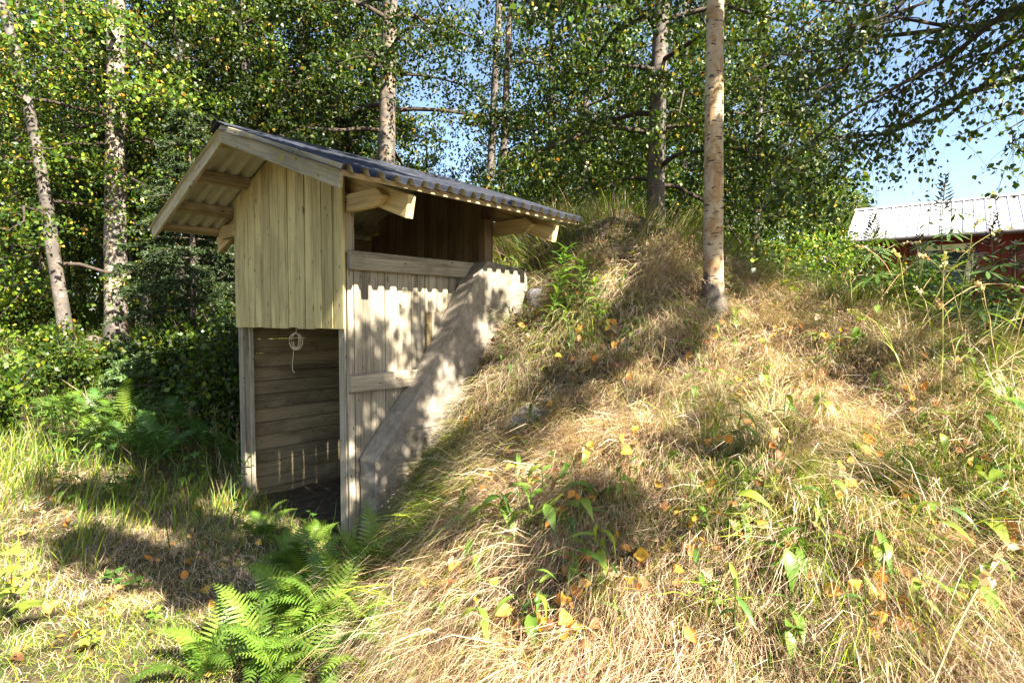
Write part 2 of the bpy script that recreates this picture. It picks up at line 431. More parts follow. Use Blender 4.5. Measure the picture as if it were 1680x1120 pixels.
def axis_lines(lo, hi, step, exact, far):
    a = list(np.arange(lo, hi, step))
    a = [v for v in a if all(abs(v - e) > step * 0.35 for e in exact)] + list(exact)
    g, v = [], hi
    st = step
    while v < far:
        g.append(v); st *= 1.25; v += st
    g2, v = [], lo - step
    st = step
    while v > -far:
        g2.append(v); st *= 1.25; v -= st
    return np.array(sorted(a + g + g2))
lx = axis_lines(-7.0, 7.5, 0.085, (-1.75, -1.70, 0.06, 0.12), 160)
ly = axis_lines(-5.0, 6.5, 0.085, (1.50, 1.56), 160)
GX, GY = np.meshgrid(lx, ly, indexing='xy')
WX, WY = to_world(GX, GY)
WZ = height(WX, WY)
nx, ny = len(lx), len(ly)
idx = np.arange(nx * ny).reshape(ny, nx)
gf = np.stack([idx[:-1, :-1], idx[:-1, 1:], idx[1:, 1:], idx[1:, :-1]], -1).reshape(-1, 4)
ground = obj_from('ground', mesh_np('ground', np.stack([WX, WY, WZ], -1).reshape(-1, 3), gf, None, M['soil'], True))
tag(ground, kind='structure')

# ------------------------------------------------------------------ cellar porch
hut = empty('cellar_porch', (HO[0], HO[1], 0.0), HUT_ROT)
tag(hut, 'weathered grey timber porch with metal gable roof over a cellar entrance', 'shed')
rs = np.random.RandomState(5)
W = 1.68; RX = -0.84; RZ = 2.93; SL = 0.352; EV = 1.56
def zr(x): return RZ - SL * abs(x - RX)          # roof sheet, mid height
# front gable boards
nb = 13
edges = np.cumsum(np.concatenate([[0], rs.uniform(0.85, 1.15, nb)])); edges = edges / edges[-1] * (W + 0.05) - W - 0.025
for i in range(nb):
    a, b = edges[i] + 0.0048, edges[i + 1] - 0.0048
    zb = 1.475 + rs.uniform(-0.006, 0.006)
    yy = -0.022 + rs.uniform(-0.003, 0.003)
    top = 0.045
    loop = [(a, yy, zb), (b, yy, zb), (b, yy, zr(b) - top)]
    if a < RX < b: loop.append((RX, yy, zr(RX) - top))
    loop.append((a, yy, zr(a) - top))
    prism('gable_board', M['gable_wood'], hut, loop, (0, 0.022, 0), 0.0025)
# posts and lintel
box('corner_post', M['plank_wood'], hut, (-0.085, -0.004), (0.004, 0.09), (-0.25, 2.42), 0.004)
box('corner_post', M['plank_wood'], hut, (-W - 0.02, -W + 0.068), (0.004, 0.09), (-0.3, 2.42), 0.004, skew=(-0.02, 0))
box('corner_post', M['back_wood'], hut, (-0.085, -0.004), (1.40, 1.485), (1.96, 2.42), 0.004)
box('corner_post', M['back_wood'], hut, (-W - 0.004, -W + 0.08), (1.40, 1.485), (-0.1, 2.42), 0.004)
box('lintel', M['truss_wood'], hut, (-W + 0.07, -0.09), (0.006, 0.075), (1.50, 1.60), 0.004)
box('trim_strip', M['plank_wood'], hut, (-W + 0.07, -W + 0.092), (0.05, 0.085), (-0.2, 1.49), 0.002)
# right side planks
y = 0.012
for i in range(10):
    w = 0.048 if i == 0 else rs.uniform(0.108, 0.13)
    gap = rs.uniform(0.003, 0.006)
    top = 2.0 if y < 1.2 else 1.9
    box('side_plank', M['plank_wood'], hut, (0.0 + rs.uniform(0, .002), 0.02 + rs.uniform(-.001, .003)), (y, min(y + w, 1.38)), (-0.12 + rs.uniform(-.02, .02), top), 0.0025)
    y += w + gap
    if y > 1.34: break
box('top_rail', M['rail_wood'], hut, (0.024, 0.075), (0.005, 1.22), (1.885, 2.015), 0.008)
box('middle_rail', M['rail_wood'], hut, (0.024, 0.072), (0.006, 0.66), (1.035, 1.16), 0.006)
box('short_plank', M['truss_wood'], hut, (0.025, 0.05), (0.70, 0.74), (1.30, 1.60), 0.003)
box('short_plank', M['plank_wood'], hut, (0.025, 0.05), (0.744, 0.84), (1.30, 1.60), 0.003)
# left wall: horizontal boards
z = -0.14
while z < 2.36:
    h = rs.uniform(0.113, 0.128)
    box('wall_board', M['board_wood'], hut, (-W - 0.02 - rs.uniform(0, .003), -W + rs.uniform(-.002, .002)), (0.092, 1.50), (z, min(z + h, 2.37)), 0.003)
    z += h + 0.005
# back gable: vertical boards
y0 = 1.49
x = -W - 0.02
while x < -0.0:
    w = min(rs.uniform(0.10, 0.125), 0.01 - x)
    a, b = x + 0.003, x + w - 0.003
    if b - a < 0.02: break
    loop = [(a, y0, 1.975), (b, y0, 1.975), (b, y0, zr(b) - 0.05)]
    if a < RX < b: loop.append((RX, y0, zr(RX) - 0.05))
    loop.append((a, y0, zr(a) - 0.05))
    prism('back_board', M['back_wood'], hut, loop, (0, 0.02, 0), 0.0025)
    x += w
# trusses: horizontal tie and two rafters at the front and the back
for ty in (0.012, 1.515):
    tm = M['truss_wood']
    loop = [(-W - 0.36, ty, 2.28), (0.36, ty, 2.28), (0.44, ty, 2.335), (0.36, ty, 2.40), (-W - 0.36, ty, 2.40), (-W - 0.44, ty, 2.335)]
    prism('tie_beam', tm, hut, loop, (0, 0.055, 0), 0.005)
    for sd in (1, -1):
        xa, xb = RX + 0.01 * sd, RX + sd * 1.47
        loop = [(xa, ty - 0.003 + 0.06, zr(RX) - 0.09), (xb, ty - 0.003 + 0.06, zr(xb) - 0.09), (xb - 0.035 * sd, ty - 0.003 + 0.06, zr(xb) - 0.235), (xa, ty - 0.003 + 0.06, zr(RX) - 0.225)]
        prism('rafter', M['rafter_r' if sd > 0 else 'rafter_l'], hut, loop, (0, 0.06, 0), 0.005)
# purlins under the sheets
for sd in (1, -1):
    for dist in (0.06, 0.56, 1.05, 1.46):
        px = RX + sd * dist
        zt = zr(px) - 0.024
        th = 0.036 if dist > 1.4 else 0.062
        loop = [(px - 0.045, -0.43, zt - th + SL * 0.045 * sd), (px + 0.045, -0.43, zt - th - SL * 0.045 * sd), (px + 0.045, -0.43, zt - SL * 0.045 * sd), (px - 0.045, -0.43, zt + SL * 0.045 * sd)]
        prism('purlin', M['beam_wood'], hut, loop, (0, 2.26 - (0.03 if dist < 0.1 else 0), rs.uniform(-.01, .004)), 0.005)
# bargeboards
for sd in (1, -1):
    xb = RX + sd * 1.545
    xa = RX + 0.002 * sd
    loop = [(xa, -0.462, zr(RX) + 0.012), (xb, -0.462, zr(xb) + 0.008), (xb - 0.02 * sd, -0.462, zr(xb) - 0.125), (xa, -0.462, zr(RX) - 0.118)]
    prism('bargeboard', M['barge_r' if sd > 0 else 'barge_l'], hut, loop, (0, 0.028, 0), 0.004)
# corrugated sheets
def corrugated(name, x_a, x_b, sd, ya, yb, lift, parent, period=0.108, amp=0.020):
    prof = []
    yv = ya
    while yv < yb:
        for t, hgt in ((0.0, 0), (0.30, 0), (0.42, 0.8), (0.5, 1), (0.72, 1), (0.80, 0.8), (0.92, 0)):
            prof.append((yv + t * period, hgt * 2 * amp - amp))
        yv += period
    prof = [p for p in prof if p[0] <= yb]
    nrow = 7
    V, F, mi = [], [], []
    for layer in (0, 1):
        for k in range(nrow):
            xx = x_a + (x_b - x_a) * k / (nrow - 1)
            for (yy, hh) in prof:
                wob = 0.004 * math.sin(yy * 3.1 + k) + 0.003 * math.sin(yy * 7 + 2 * k)
                V.append((xx, yy, zr(xx) + hh + lift + wob - 0.0025 * layer))
    n = len(prof)
    for layer in (0, 1):
        for k in range(nrow - 1):
            for j in range(n - 1):
                q = [layer * nrow * n + k * n + j, layer * nrow * n + k * n + j + 1, layer * nrow * n + (k + 1) * n + j + 1, layer * nrow * n + (k + 1) * n + j]
                if (layer == 1) == (sd > 0): q = q[::-1]
                F.append(q[::-1]); mi.append(layer)
    # rims
    o = nrow * n
    for j in range(n - 1):
        a = (nrow - 1) * n + j
        F.append([a, a + 1, o + a + 1, o + a]); mi.append(0)
    me = bpy.data.meshes.new(name)
    me.from_pydata(V, [], F)
    me.materials.append(M['roof_top']); me.materials.append(M['roof_under'])
    me.polygons.foreach_set('material_index', mi)
    me.update()
    return obj_from(name, me, parent)
for sd in (1, -1):
    cuts = ((-0.485, 0.62, 0.0), (0.57, 1.86, 0.006))
    for ya, yb, lift in cuts:
        corrugated('roof_sheet', RX, RX + sd * EV, sd, ya, yb, lift, hut)
loop = [(RX - 0.13, -0.49, zr(RX - .13) + 0.022), (RX, -0.49, RZ + 0.028), (RX + 0.13, -0.49, zr(RX + .13) + 0.022), (RX + 0.13, -0.49, zr(RX + .13) + 0.026), (RX, -0.49, RZ + 0.034), (RX - 0.13, -0.49, zr(RX - .13) + 0.026)]
prism('ridge_cap', M['roof_top'], hut, loop, (0, 2.36, 0), 0.0)

# ------------------------------------------------------------------ concrete cellar walls
cel = empty('cellar_wall', (HO[0], HO[1], 0.0), HUT_ROT)
tag(cel, 'rough concrete cellar wall with steep sloping wing beside the porch', 'wall')
def concrete_slab(name, prof, xr, seed):
    """prof: (y,z) outline, subdivided and roughened so that its edges are worn"""
    r_ = np.random.RandomState(seed)
    pts = []
    for i in range(len(prof)):
        a = np.array(prof[i]); b = np.array(prof[(i + 1) % len(prof)])
        m = max(1, int(np.linalg.norm(b - a) / 0.07))
        for k in range(m): pts.append(a + (b - a) * k / m + (r_.randn(2) * 0.0025 if k else 0))
    bm = bmesh.new()
    prism_bm(bm, [(xr[0], p[0], p[1]) for p in pts], (xr[1] - xr[0], 0, 0))
    for v in bm.verts: v.co += Vector((r_.uniform(-.002, .002), 0, 0))
    return bm_obj(name, bm, M['concrete'], cel, 0.006)
wing = concrete_slab('wing_wall', [(0.10, -0.35), (0.085, 0.56), (0.13, 0.62), (0.55, 1.10), (0.80, 1.46), (1.06, 1.86), (1.20, 2.02), (1.70, 1.97), (1.74, 1.5), (1.74, -0.35)], (0.035, 0.225), 3)
box('joint_lip', M['concrete'], cel, (0.2, 0.232), (0.33, 0.9), (0.74, 0.775), 0.004)
bmw = bmesh.new()
for xr, zz in (((-W - 0.06, -1.2), (-0.35, 1.97)), ((-0.45, 0.03), (-0.35, 1.97)), ((-1.2, -0.45), (1.45, 1.97))):
    prism_bm(bmw, [(xr[0], 1.50, zz[0]), (xr[1], 1.50, zz[0]), (xr[1], 1.66, zz[0]), (xr[0], 1.66, zz[0])], (0, 0, zz[1] - zz[0]))
bmesh.ops.remove_doubles(bmw, verts=bmw.verts[:], dist=0.0005)
bm_obj('front_wall', bmw, M['concrete'], cel)
for i in range(6):
    d_ = box('door_plank', M['back_wood'], cel, (-1.195 + i * 0.124, -1.195 + i * 0.124 + 0.119), (1.55, 1.58), (-0.10, 1.445), 0.003)
box('door_handle', M['gutter'], cel, (-0.56, -0.535), (1.52, 1.553), (0.68, 0.86), 0.006)

# rope coil hanging in the entrance
loops = []
tt = np.linspace(0, 2 * np.pi, 25)
for k, (rr, ph, dz) in enumerate(((0.05, 0.0, 0), (0.054, 0.35, -0.004), (0.047, -0.3, 0.004), (0.052, 0.6, 0.0))):
    lx_ = rr * np.cos(tt); lz = 1.2 * rr * np.sin(tt)
    loops.append((np.stack([lx_ * np.cos(ph), lx_ * np.sin(ph), lz + dz], -1), np.full(25, 0.0042)))
loops.append((np.array([(0, 0, 0.05), (0.004, 0, 0.09), (-0.006, 0.004, 0.13)]), np.full(3, 0.003)))
loops.append((np.array([(-0.03, 0, -0.04), (-0.04, 0.01, -0.12), (-0.045, 0.0, -0.19), (-0.03, -0.01, -0.23), (-0.01, -0.01, -0.25)]), np.full(5, 0.003)))
v, f = tube(loops, 6)
rope = obj_from('rope_coil', mesh_np('rope_coil', v, f, None, M['rope'], True))
X, Y = to_world(-0.73, 0.03); rope.location = (X, Y, 1.375); rope.rotation_euler = (0, 0, HUT_ROT + 0.3)
tag(rope, 'small coil of pale rope hanging from the lintel of the porch entrance', 'rope')

# stones
def stone(name, loc, size, rz, seed, label):
    r_ = np.random.RandomState(seed)
    bm = bmesh.new()
    bmesh.ops.create_icosphere(bm, subdivisions=3, radius=1)
    for v in bm.verts:
        d = v.co.normalized()
        k = 1 / max(abs(d.x) ** 4 + abs(d.y) ** 4 + abs(d.z) ** 4, 1e-4) ** 0.25
        n_ = 0.10 * math.sin(d.x * 4 + seed) * math.cos(d.y * 5 - seed) + 0.05 * math.sin(d.z * 9 + d.x * 7)
        v.co = Vector((d.x * size[0], d.y * size[1], d.z * size[2])) * (k * 0.8 + n_)
    o = bm_obj(name, bm, M['stone'], None, 0, True)
    o.location = loc; o.rotation_euler = (0.1, -0.15, rz)
    return tag(o, label, 'stone')
stone('stone', (0.14, 3.95, float(height(np.array(.14), np.array(3.95))) - 0.02), (0.21, 0.15, 0.13), 0.3, 2, 'blue grey stone bedded in the dry grass of the mound')
X, Y = to_world(0.33, 1.78)
stone('stone', (X, Y, 1.70), (0.12, 0.16, 0.16), HUT_ROT, 5, 'pale stone block wedged beside the top of the concrete wing wall')

# ------------------------------------------------------------------ red barn
barn = empty('red_barn', (10.7, 12.0, 0.0), math.atan2(-0.604, 0.797))
tag(barn, 'red boarded outbuilding with white ribbed metal roof behind the mound', 'barn')
zb, ze, zt_, half = 0.3, 3.42, 4.45, 2.0
x0, x1 = -3.05, 4.6
xx = x0
while xx < x1:
    xe = min(xx + 0.205, x1)
    if -1.85 < (xx + xe) / 2 < -0.85:
        box('wall_board', M['red_paint'], barn, (xx + .004, xe - .004), (0.30, 0.325), (zb, 2.05), 0.003)
        box('wall_board', M['red_paint'], barn, (xx + .004, xe - .004), (0.30, 0.325), (3.22, ze + .05), 0.003)
    else:
        box('wall_board', M['red_paint'], barn, (xx + .004, xe - .004), (0.30, 0.325), (zb, ze + .05), 0.003)
    xx = xe
prism('gable_wall', M['red_paint'], barn, [(x0, 0.33, zb), (x0, 3.7, zb), (x0, 3.7, ze), (x0, 2.0, zt_ - 0.1), (x0, 0.33, ze)], (0.06, 0, 0), 0.003)
prism('gable_wall', M['red_paint'], barn, [(x1, 0.33, zb), (x1, 3.7, zb), (x1, 3.7, ze), (x1, 2.0, zt_ - 0.1), (x1, 0.33, ze)], (-0.06, 0, 0), 0.003)
box('back_wall', M['red_paint'], barn, (x0, x1), (3.68, 3.7), (zb, ze), 0.003)
box('inner_wall', M['red_paint'], barn, (x0 + .07, x1 - .07), (0.40, 0.44), (zb, ze), 0.003)
wnd = box('window', M['cream_paint'], barn, (-1.86, -1.74), (0.285, 0.34), (2.05, 3.22), 0.004)
for a, b, c, d in ((-0.96, -0.84, 2.05, 3.22), (-1.74, -0.96, 3.10, 3.22), (-1.74, -0.96, 2.05, 2.16), (-1.375, -1.325, 2.16, 3.10), (-1.74, -1.375, 2.6, 2.65), (-1.325, -0.96, 2.6, 2.65)):
    box('frame_bar', M['cream_paint'], wnd, (a, b), (0.287, 0.336), (c, d), 0.003)
for a, b in ((-1.74, -1.375), (-1.325, -0.96)):
    for c, d in ((2.16, 2.6), (2.65, 3.10)):
        box('pane', M['glass'], wnd, (a, b), (0.325, 0.330), (c, d), 0.0)
gv, gf_ = tube([(np.array([(x0 - .2, -0.03, ze - .04), (x1, -0.03, ze - 0.06)]), np.array([.05, .05]))], 10)
obj_from('gutter', mesh_np('gutter', gv, gf_, None, M['gutter'], True), barn)
pw = 0.205
bm = bmesh.new()
sl = (zt_ - ze) / half
rib = [(0, 0), (0.012, 0.03), (0.038, 0.03), (0.05, 0), (0.205, 0)]
loop = [(p[0], 0.0, p[1]) for p in rib] + [(0.205, 0, -0.006), (0, 0, -0.006)]
prism_bm(bm, loop, (0, half, zt_ - ze))
panel = bm_obj('roof_panel', bm, M['white_metal'], barn)
panel.location = (x0 - 0.25, 0, ze)
k = 1
while x0 - 0.25 + k * pw < x1 + 0.2:
    p2 = panel.copy(); link(p2, barn); p2.location = (x0 - 0.25 + k * (pw + 0.0005), 0, ze); k += 1
prism('back_roof', M['white_metal'], barn, [(x0 - .25, half + 0.003, zt_), (x0 - .25, 2 * half, ze), (x0 - .25, 2 * half, ze - .01), (x0 - .25, half + 0.003, zt_ - .01)], (x1 - x0 + 0.5, 0, 0), 0)
prism('ridge_cap', M['white_metal'], barn, [(x0 - .27, half - .12, zt_ - .015), (x0 - .27, half, zt_ + 0.045), (x0 - .27, half + .12, zt_ - .015), (x0 - .27, half, zt_ + 0.035)], (x1 - x0 + 0.53, 0, 0), 0)

# ------------------------------------------------------------------ trees
GREENS = np.array([(0.047, 0.092, 0.007), (0.070, 0.118, 0.008), (0.031, 0.069, 0.006), (0.105, 0.145, 0.010), (0.022, 0.052, 0.006)])
YELL = np.array([(0.36, 0.27, 0.03), (0.30, 0.16, 0.02), (0.24, 0.25, 0.03)])

def leaf_cloud(P, rs, size, yellow=0.05, clump=None, shape='quad', hang=0.5, greens=GREENS, bright=1.0):
    """leaf faces at points P; returns verts, faces, col"""
    n = len(P)
    a = rs.randn(n, 3); a[:, 2] -= hang * 1.5
    a /= np.linalg.norm(a, axis=1)[:, None]
    b = rs.randn(n, 3); b -= (b * a).sum(1)[:, None] * a
    b /= np.linalg.norm(b, axis=1)[:, None]
    c = np.cross(a, b)
    l = size * rs.uniform(0.7, 1.25, n)[:, None]; w = l * rs.uniform(0.62, 0.8, n)[:, None]
    if shape == 'quad':
        V = np.stack([P - a * l * .5, P + b * w * .5 - a * l * .08, P + a * l * .5, P - b * w * .5 - a * l * .08], 1)
        k = 4
        F = np.arange(n * 4).reshape(n, 4)
    else:
        V = np.stack([P - a * l * .5, P + b * w * .36 - a * l * .3 + c * l * .06, P + b * w * .5 + c * l * .08, P + b * w * .22 + a * l * .3 + c * l * .03, P + a * l * .56,
                      P - b * w * .22 + a * l * .3 + c * l * .03, P - b * w * .5 + c * l * .08, P - b * w * .36 - a * l * .3 + c * l * .06, P - a * l * .1], 1)
        k = 9
        o = (np.arange(n) * 9)[:, None]
        F = np.concatenate([o + np.array([[0, 1, 2, 8]]), o + np.array([[8, 2, 3, 4]]), o + np.array([[8, 4, 5, 6]]), o + np.array([[0, 8, 6, 7]])])
    ci = rs.randint(0, len(greens), n)
    col = greens[ci] * rs.uniform(0.75, 1.25, n)[:, None] * bright
    if clump is not None: col = col * clump[:, None]
    yl = rs.rand(n) < yellow
    col[yl] = YELL[rs.randint(0, 3, yl.sum())]
    return V.reshape(-1, 3), F, np.repeat(col, k, axis=0)

def limb_path(p, d, L, droop, rs, n=7, wob=0.04):
    t = np.linspace(0, 1, n)[:, None]
    q = p + d * L * t + np.array([0, 0, -1.]) * droop * L * t ** 2
    q[1:] += rs.randn(n - 1, 3) * wob * L * t[1:]
    return q

def build_tree(name, label, path, r0, r1, limbs, seed, bark, group=None, leaf=0.06, twigs=9, per=16, droop=0.45, yellow=0.05, shape='quad', sides=12, twig_geo=False, greens=GREENS, bright=1.0, cat='tree', hang=0.5, data_only=False, extra=None, taper_pow=1.0, clumpy=False):
    """limbs: list of (z0, z1, count, len0, len1, rise); extra: list of explicit limbs (attach z, end point world)"""
    rs = np.random.RandomState(seed)
    path = np.array(path, float)
    base = path[0].copy()
    # resample the trunk
    seg = np.concatenate([[0], np.cumsum(np.linalg.norm(np.diff(path, axis=0), axis=1))])
    ts = np.linspace(0, seg[-1], max(10, int(seg[-1] / 0.35)))
    tp = np.stack([np.interp(ts, seg, path[:, i]) for i in range(3)], -1)
    for _ in range(2):
        tp[1:-1] = (tp[:-2] + 2 * tp[1:-1] + tp[2:]) / 4
    tr = r0 + (r1 - r0) * (ts / seg[-1]) ** taper_pow
    tr = tr * (1 + 0.75 * np.exp(-ts / 0.15))
    wood = [(tp - base, tr)]
    fine, S, D, Ln, CL = [], [], [], [], []
    zrel = tp[:, 2]
    def at_z(zv):
        return np.array([np.interp(zv, zrel, tp[:, 0]), np.interp(zv, zrel, tp[:, 1]), zv]), np.interp(zv, zrel, tr)
    k = rs.randint(0, 50)
    todo = []
    for (z0, z1, cnt, l0, l1, rise) in limbs:
        for i in range(cnt):
            t = (i + rs.rand()) / cnt
            zv = z0 + (z1 - z0) * t
            p, rr = at_z(zv)
            az = k * 2.39996 + rs.uniform(-.4, .4); k += 1
            d = np.array([np.cos(az), np.sin(az), rise + rs.uniform(-.15, .15)]); d /= np.linalg.norm(d)
            L = (l0 + (l1 - l0) * t) * rs.uniform(0.75, 1.2)
            todo.append((p, d, L, rr, droop * rs.uniform(0.6, 1.3), 1.0, .22))
    for ex in (extra or []):
        zv, end = ex[0], np.array(ex[1], float)
        p, rr = at_z(zv)
        d = end - p; L = np.linalg.norm(d); d /= L
        d[2] += 0.18; todo.append((p, d, L, rr, 0.18, ex[2] if len(ex) > 2 else 1.0, ex[3] if len(ex) > 3 else .22))
    for (p, d, L, rr, dr, dens, t0) in todo:
        q = limb_path(p, d, L, dr, rs)
        rl = np.linspace(min(rr * 0.42, 0.012 + L * 0.011), 0.004, len(q))
        wood.append((q - base, rl))
        nsub = max(4, int(L * 4.2 * (1.22 - t0))) if not clumpy else max(2, int(13 * dens))
        for j in range(nsub):
            t = t0 + (1 - t0) * (j + rs.rand()) / nsub
            sp = np.array([np.interp(t, np.linspace(0, 1, len(q)), q[:, i]) for i in range(3)])
            side = np.cross(d, [0, 0, 1.]) * (1 if j % 2 else -1)
            sd = d * rs.uniform(.3, .9) + side * rs.uniform(.4, 1.1) + np.array([0, 0, rs.uniform(-.25, .35)])
            sd /= np.linalg.norm(sd)
            L2 = min(L, 3.2) * rs.uniform(.2, .42) * (1.15 - 0.6 * t)
            if clumpy: L2 = rs.uniform(.15, .6)
            q2 = limb_path(sp, sd, L2, 0.35, rs, 5)
            fine.append((q2 - base, np.linspace(0.008, 0.003, 5)))
            nt = max(2, int(twigs * dens * (0.5 + L2)))
            if clumpy: nt = 9
            tt = rs.uniform(0.1, 1, nt)
            st = np.stack([np.interp(tt, np.linspace(0, 1, 5), q2[:, i]) for i in range(3)], -1)
            dd = rs.randn(nt, 3) * 0.55 + sd * 0.5; dd[:, 2] -= hang
            dd /= np.linalg.norm(dd, axis=1)[:, None]
            if clumpy: st = np.tile(st[:1], (nt, 1))
            S.append(st); D.append(dd); Ln.append(rs.uniform(0.22, 0.62, nt) * (.38 if clumpy else 1)); CL.append(np.full(nt, rs.uniform(0.55, 1.25)))
    S = np.concatenate(S); D = np.concatenate(D); Ln = np.concatenate(Ln); CL = np.concatenate(CL)
    t = rs.rand(len(S), per, 1) ** 0.8
    P = S[:, None] + D[:, None] * Ln[:, None, None] * t + np.array([0, 0, -1.]) * 0.35 * Ln[:, None, None] * t ** 2 + rs.randn(len(S), per, 3) * 0.045
    V, F, C = leaf_cloud(P.reshape(-1, 3) - base, rs, leaf, yellow, np.repeat(CL, per), shape, hang, greens, bright)
    crown = mesh_np(name + '_crown', V, F, C, M['leaf'])
    v1, f1 = tube(wood[:1], sides, seed, 0.025)
    v2, f2 = tube(wood[1:], 6)
    parts = fine
    if twig_geo:
        tw = []
        for i in range(len(S)):
            tq = np.array([0, .5, 1.])[:, None]
            tw.append((S[i] + D[i] * Ln[i] * tq - np.array([0, 0, .35]) * Ln[i] * tq ** 2 - base, np.array([.0022, .0016, .001])))
        parts = fine + tw
    v3, f3 = tube(parts, 3)
    trunk = mesh_np(name + '_trunk', v1, f1, None, bark, True)
    lim = mesh_np(name + '_limbs', np.concatenate([v2, v3]), np.concatenate([f2, f3 + len(v2)]), None, M['twig'] if bark is not M['bark'] else M['bark'], True)
    if data_only: return trunk, lim, crown
    root = empty(name, tuple(base))
    t_ = obj_from('trunk', trunk, root)
    tag(obj_from('branches', lim, t_), kind='stuff')
    obj_from('crown', crown, root)
    tag(root, label, cat, group)
    return root

def gz(x, y): return float(height(np.array([x]), np.array([y]))[0])
def P3(px, py, Y):      # point seen at photo pixel (px, py) at depth Y
    return ((px - 840) / 940 * Y, Y, 1.55 + (522 - py) / 940 * Y)

# birch standing on the mound
bx, by = 1.62, 4.62
build_tree('birch_tree', 'slender birch with peeling cream bark standing on the grassy mound', [(bx, by, gz(bx, by) - 0.08), (bx - 0.005, by, 2.0), (bx - 0.01, by + .02, 3.2), (bx + .0, by + 0.05, 4.6), (bx + .05, by + .1, 6.5), (bx + .1, by + .1, 9.5)],
           0.077, 0.05, [(5.0, 9.3, 16, 1.9, 0.7, 0.45)], 11, M['birch_near'], leaf=0.055, twigs=8, per=14, sides=20, extra=[(4.6, (0.25, 4.3, 3.95), 0.5, .5), (5.2, (2.9, 5.4, 5.4), 1.2), (5.6, (0.6, 5.6, 6.0), 1.3), (5.4, (2.6, 3.6, 5.8), 1.2), (6, (1.0, 3.4, 6.2), 1.3)])
# birches behind the porch
b3 = P3(632, 300, 9.5)
build_tree('birch_tree', 'grey white birch trunk rising right behind the metal roof of the porch', [(b3[0], 9.5, gz(b3[0], 9.5) - .1), (b3[0] + .03, 9.5, 3.8), P3(645, 0, 9.5), (b3[0] + .3, 9.6, 12)],
           0.165, 0.07, [(4.4, 7.0, 13, 2.2, 2.6, 0.2), (7.0, 11.5, 12, 2.4, 1.0, 0.4)], 12, M['birch'], leaf=0.062, twigs=9, per=16, sides=16)
b4 = P3(803, 325, 13)
pr = 'thin dark birch trunk of the close pair standing against the sky behind the porch'
build_tree('birch_tree', 'paler left trunk of two thin birches standing close together behind the porch', [(b4[0], 13, gz(b4[0], 13) - .1), (b4[0], 13, 4.2), P3(820, 0, 13), (b4[0] + .5, 13, 13)],
           0.11, 0.05, [(5.5, 12.5, 9, 0.9, 1.0, 0.3)], 13, M['birch_dark'], leaf=0.06, twigs=8, per=14, hang=0.7)
b5 = P3(822, 325, 13.6)
build_tree('birch_tree', 'darker right trunk of two thin birches standing close together behind the porch', [(b5[0], 13.6, gz(b5[0], 13.6) - .1), (b5[0], 13.6, 4.2), P3(838, 0, 13.6), (b5[0] + .5, 13.6, 13)],
           0.10, 0.05, [(4.2, 12.5, 10, 1.0, 1.0, 0.3)], 14, M['bark'], leaf=0.06, twigs=8, per=14, hang=0.7)
b6 = P3(1074, 310, 8.2)
build_tree('birch_tree', 'birch with dark furrowed lower trunk growing behind the top of the mound', [(b6[0], 8.2, gz(b6[0], 8.2) - .1), (b6[0], 8.2, 3.4), P3(1076, 100, 8.2), P3(1082, 0, 8.2), (b6[0] + .15, 8.3, 11)],
           0.135, 0.06, [(3.3, 6.5, 18, 2.0, 2.6, 0.25), (6.5, 10.5, 12, 2.4, 1.0, 0.4)], 15, M['birch'], leaf=0.06, twigs=11, per=18, droop=0.65, hang=0.9, sides=16, bright=0.85)
b7 = P3(505, 250, 12)
build_tree('birch_tree', 'birch half hidden by leaves above the peak of the porch roof', [(b7[0], 12, gz(b7[0], 12) - .1), (b7[0], 12, 4.5), P3(510, 0, 12), (b7[0] + .2, 12, 12)],
           0.14, 0.06, [(3.0, 11.5, 26, 2.4, 1.6, 0.2)], 16, M['birch'], leaf=0.065, twigs=9, per=16)
b1 = P3(190, 540, 9)
build_tree('birch_tree', 'tall straight birch with white flaking bark left of the porch', [(b1[0], 9, gz(b1[0], 9) - .1), P3(192, 450, 9), P3(198, 250, 9), P3(206, 0, 9), (b1[0] + .3, 9, 13)],
           0.165, 0.07, [(3.6, 6.6, 14, 1.9, 2.2, 0.15), (6.6, 12, 12, 2.2, 1.0, 0.4)], 17, M['birch_pale'], leaf=0.062, twigs=9, per=15, yellow=0.07, sides=16, bright=1.1, extra=[(4.4, P3(90, 60, 8.6), 0.8)])
build_tree('birch_tree', 'crooked dark birch bending leftward at the left edge of the clearing', [P3(112, 592, 8.2), P3(106, 520, 8.2), P3(88, 400, 8.2), P3(84, 330, 8.2), P3(68, 230, 8.2), P3(42, 90, 8.2), P3(10, -20, 8.2), P3(-40, -250, 8.2)],
           0.095, 0.04, [(2.3, 7.5, 18, 1.7, 1.5, 0.15)], 18, M['birch_dark'], leaf=0.06, twigs=8, per=15, yellow=0.07, sides=14, bright=1.05)
def shade(tx, ty, tz, d): return (tx + SUN.x * d, ty + SUN.y * d, tz + SUN.z * d)
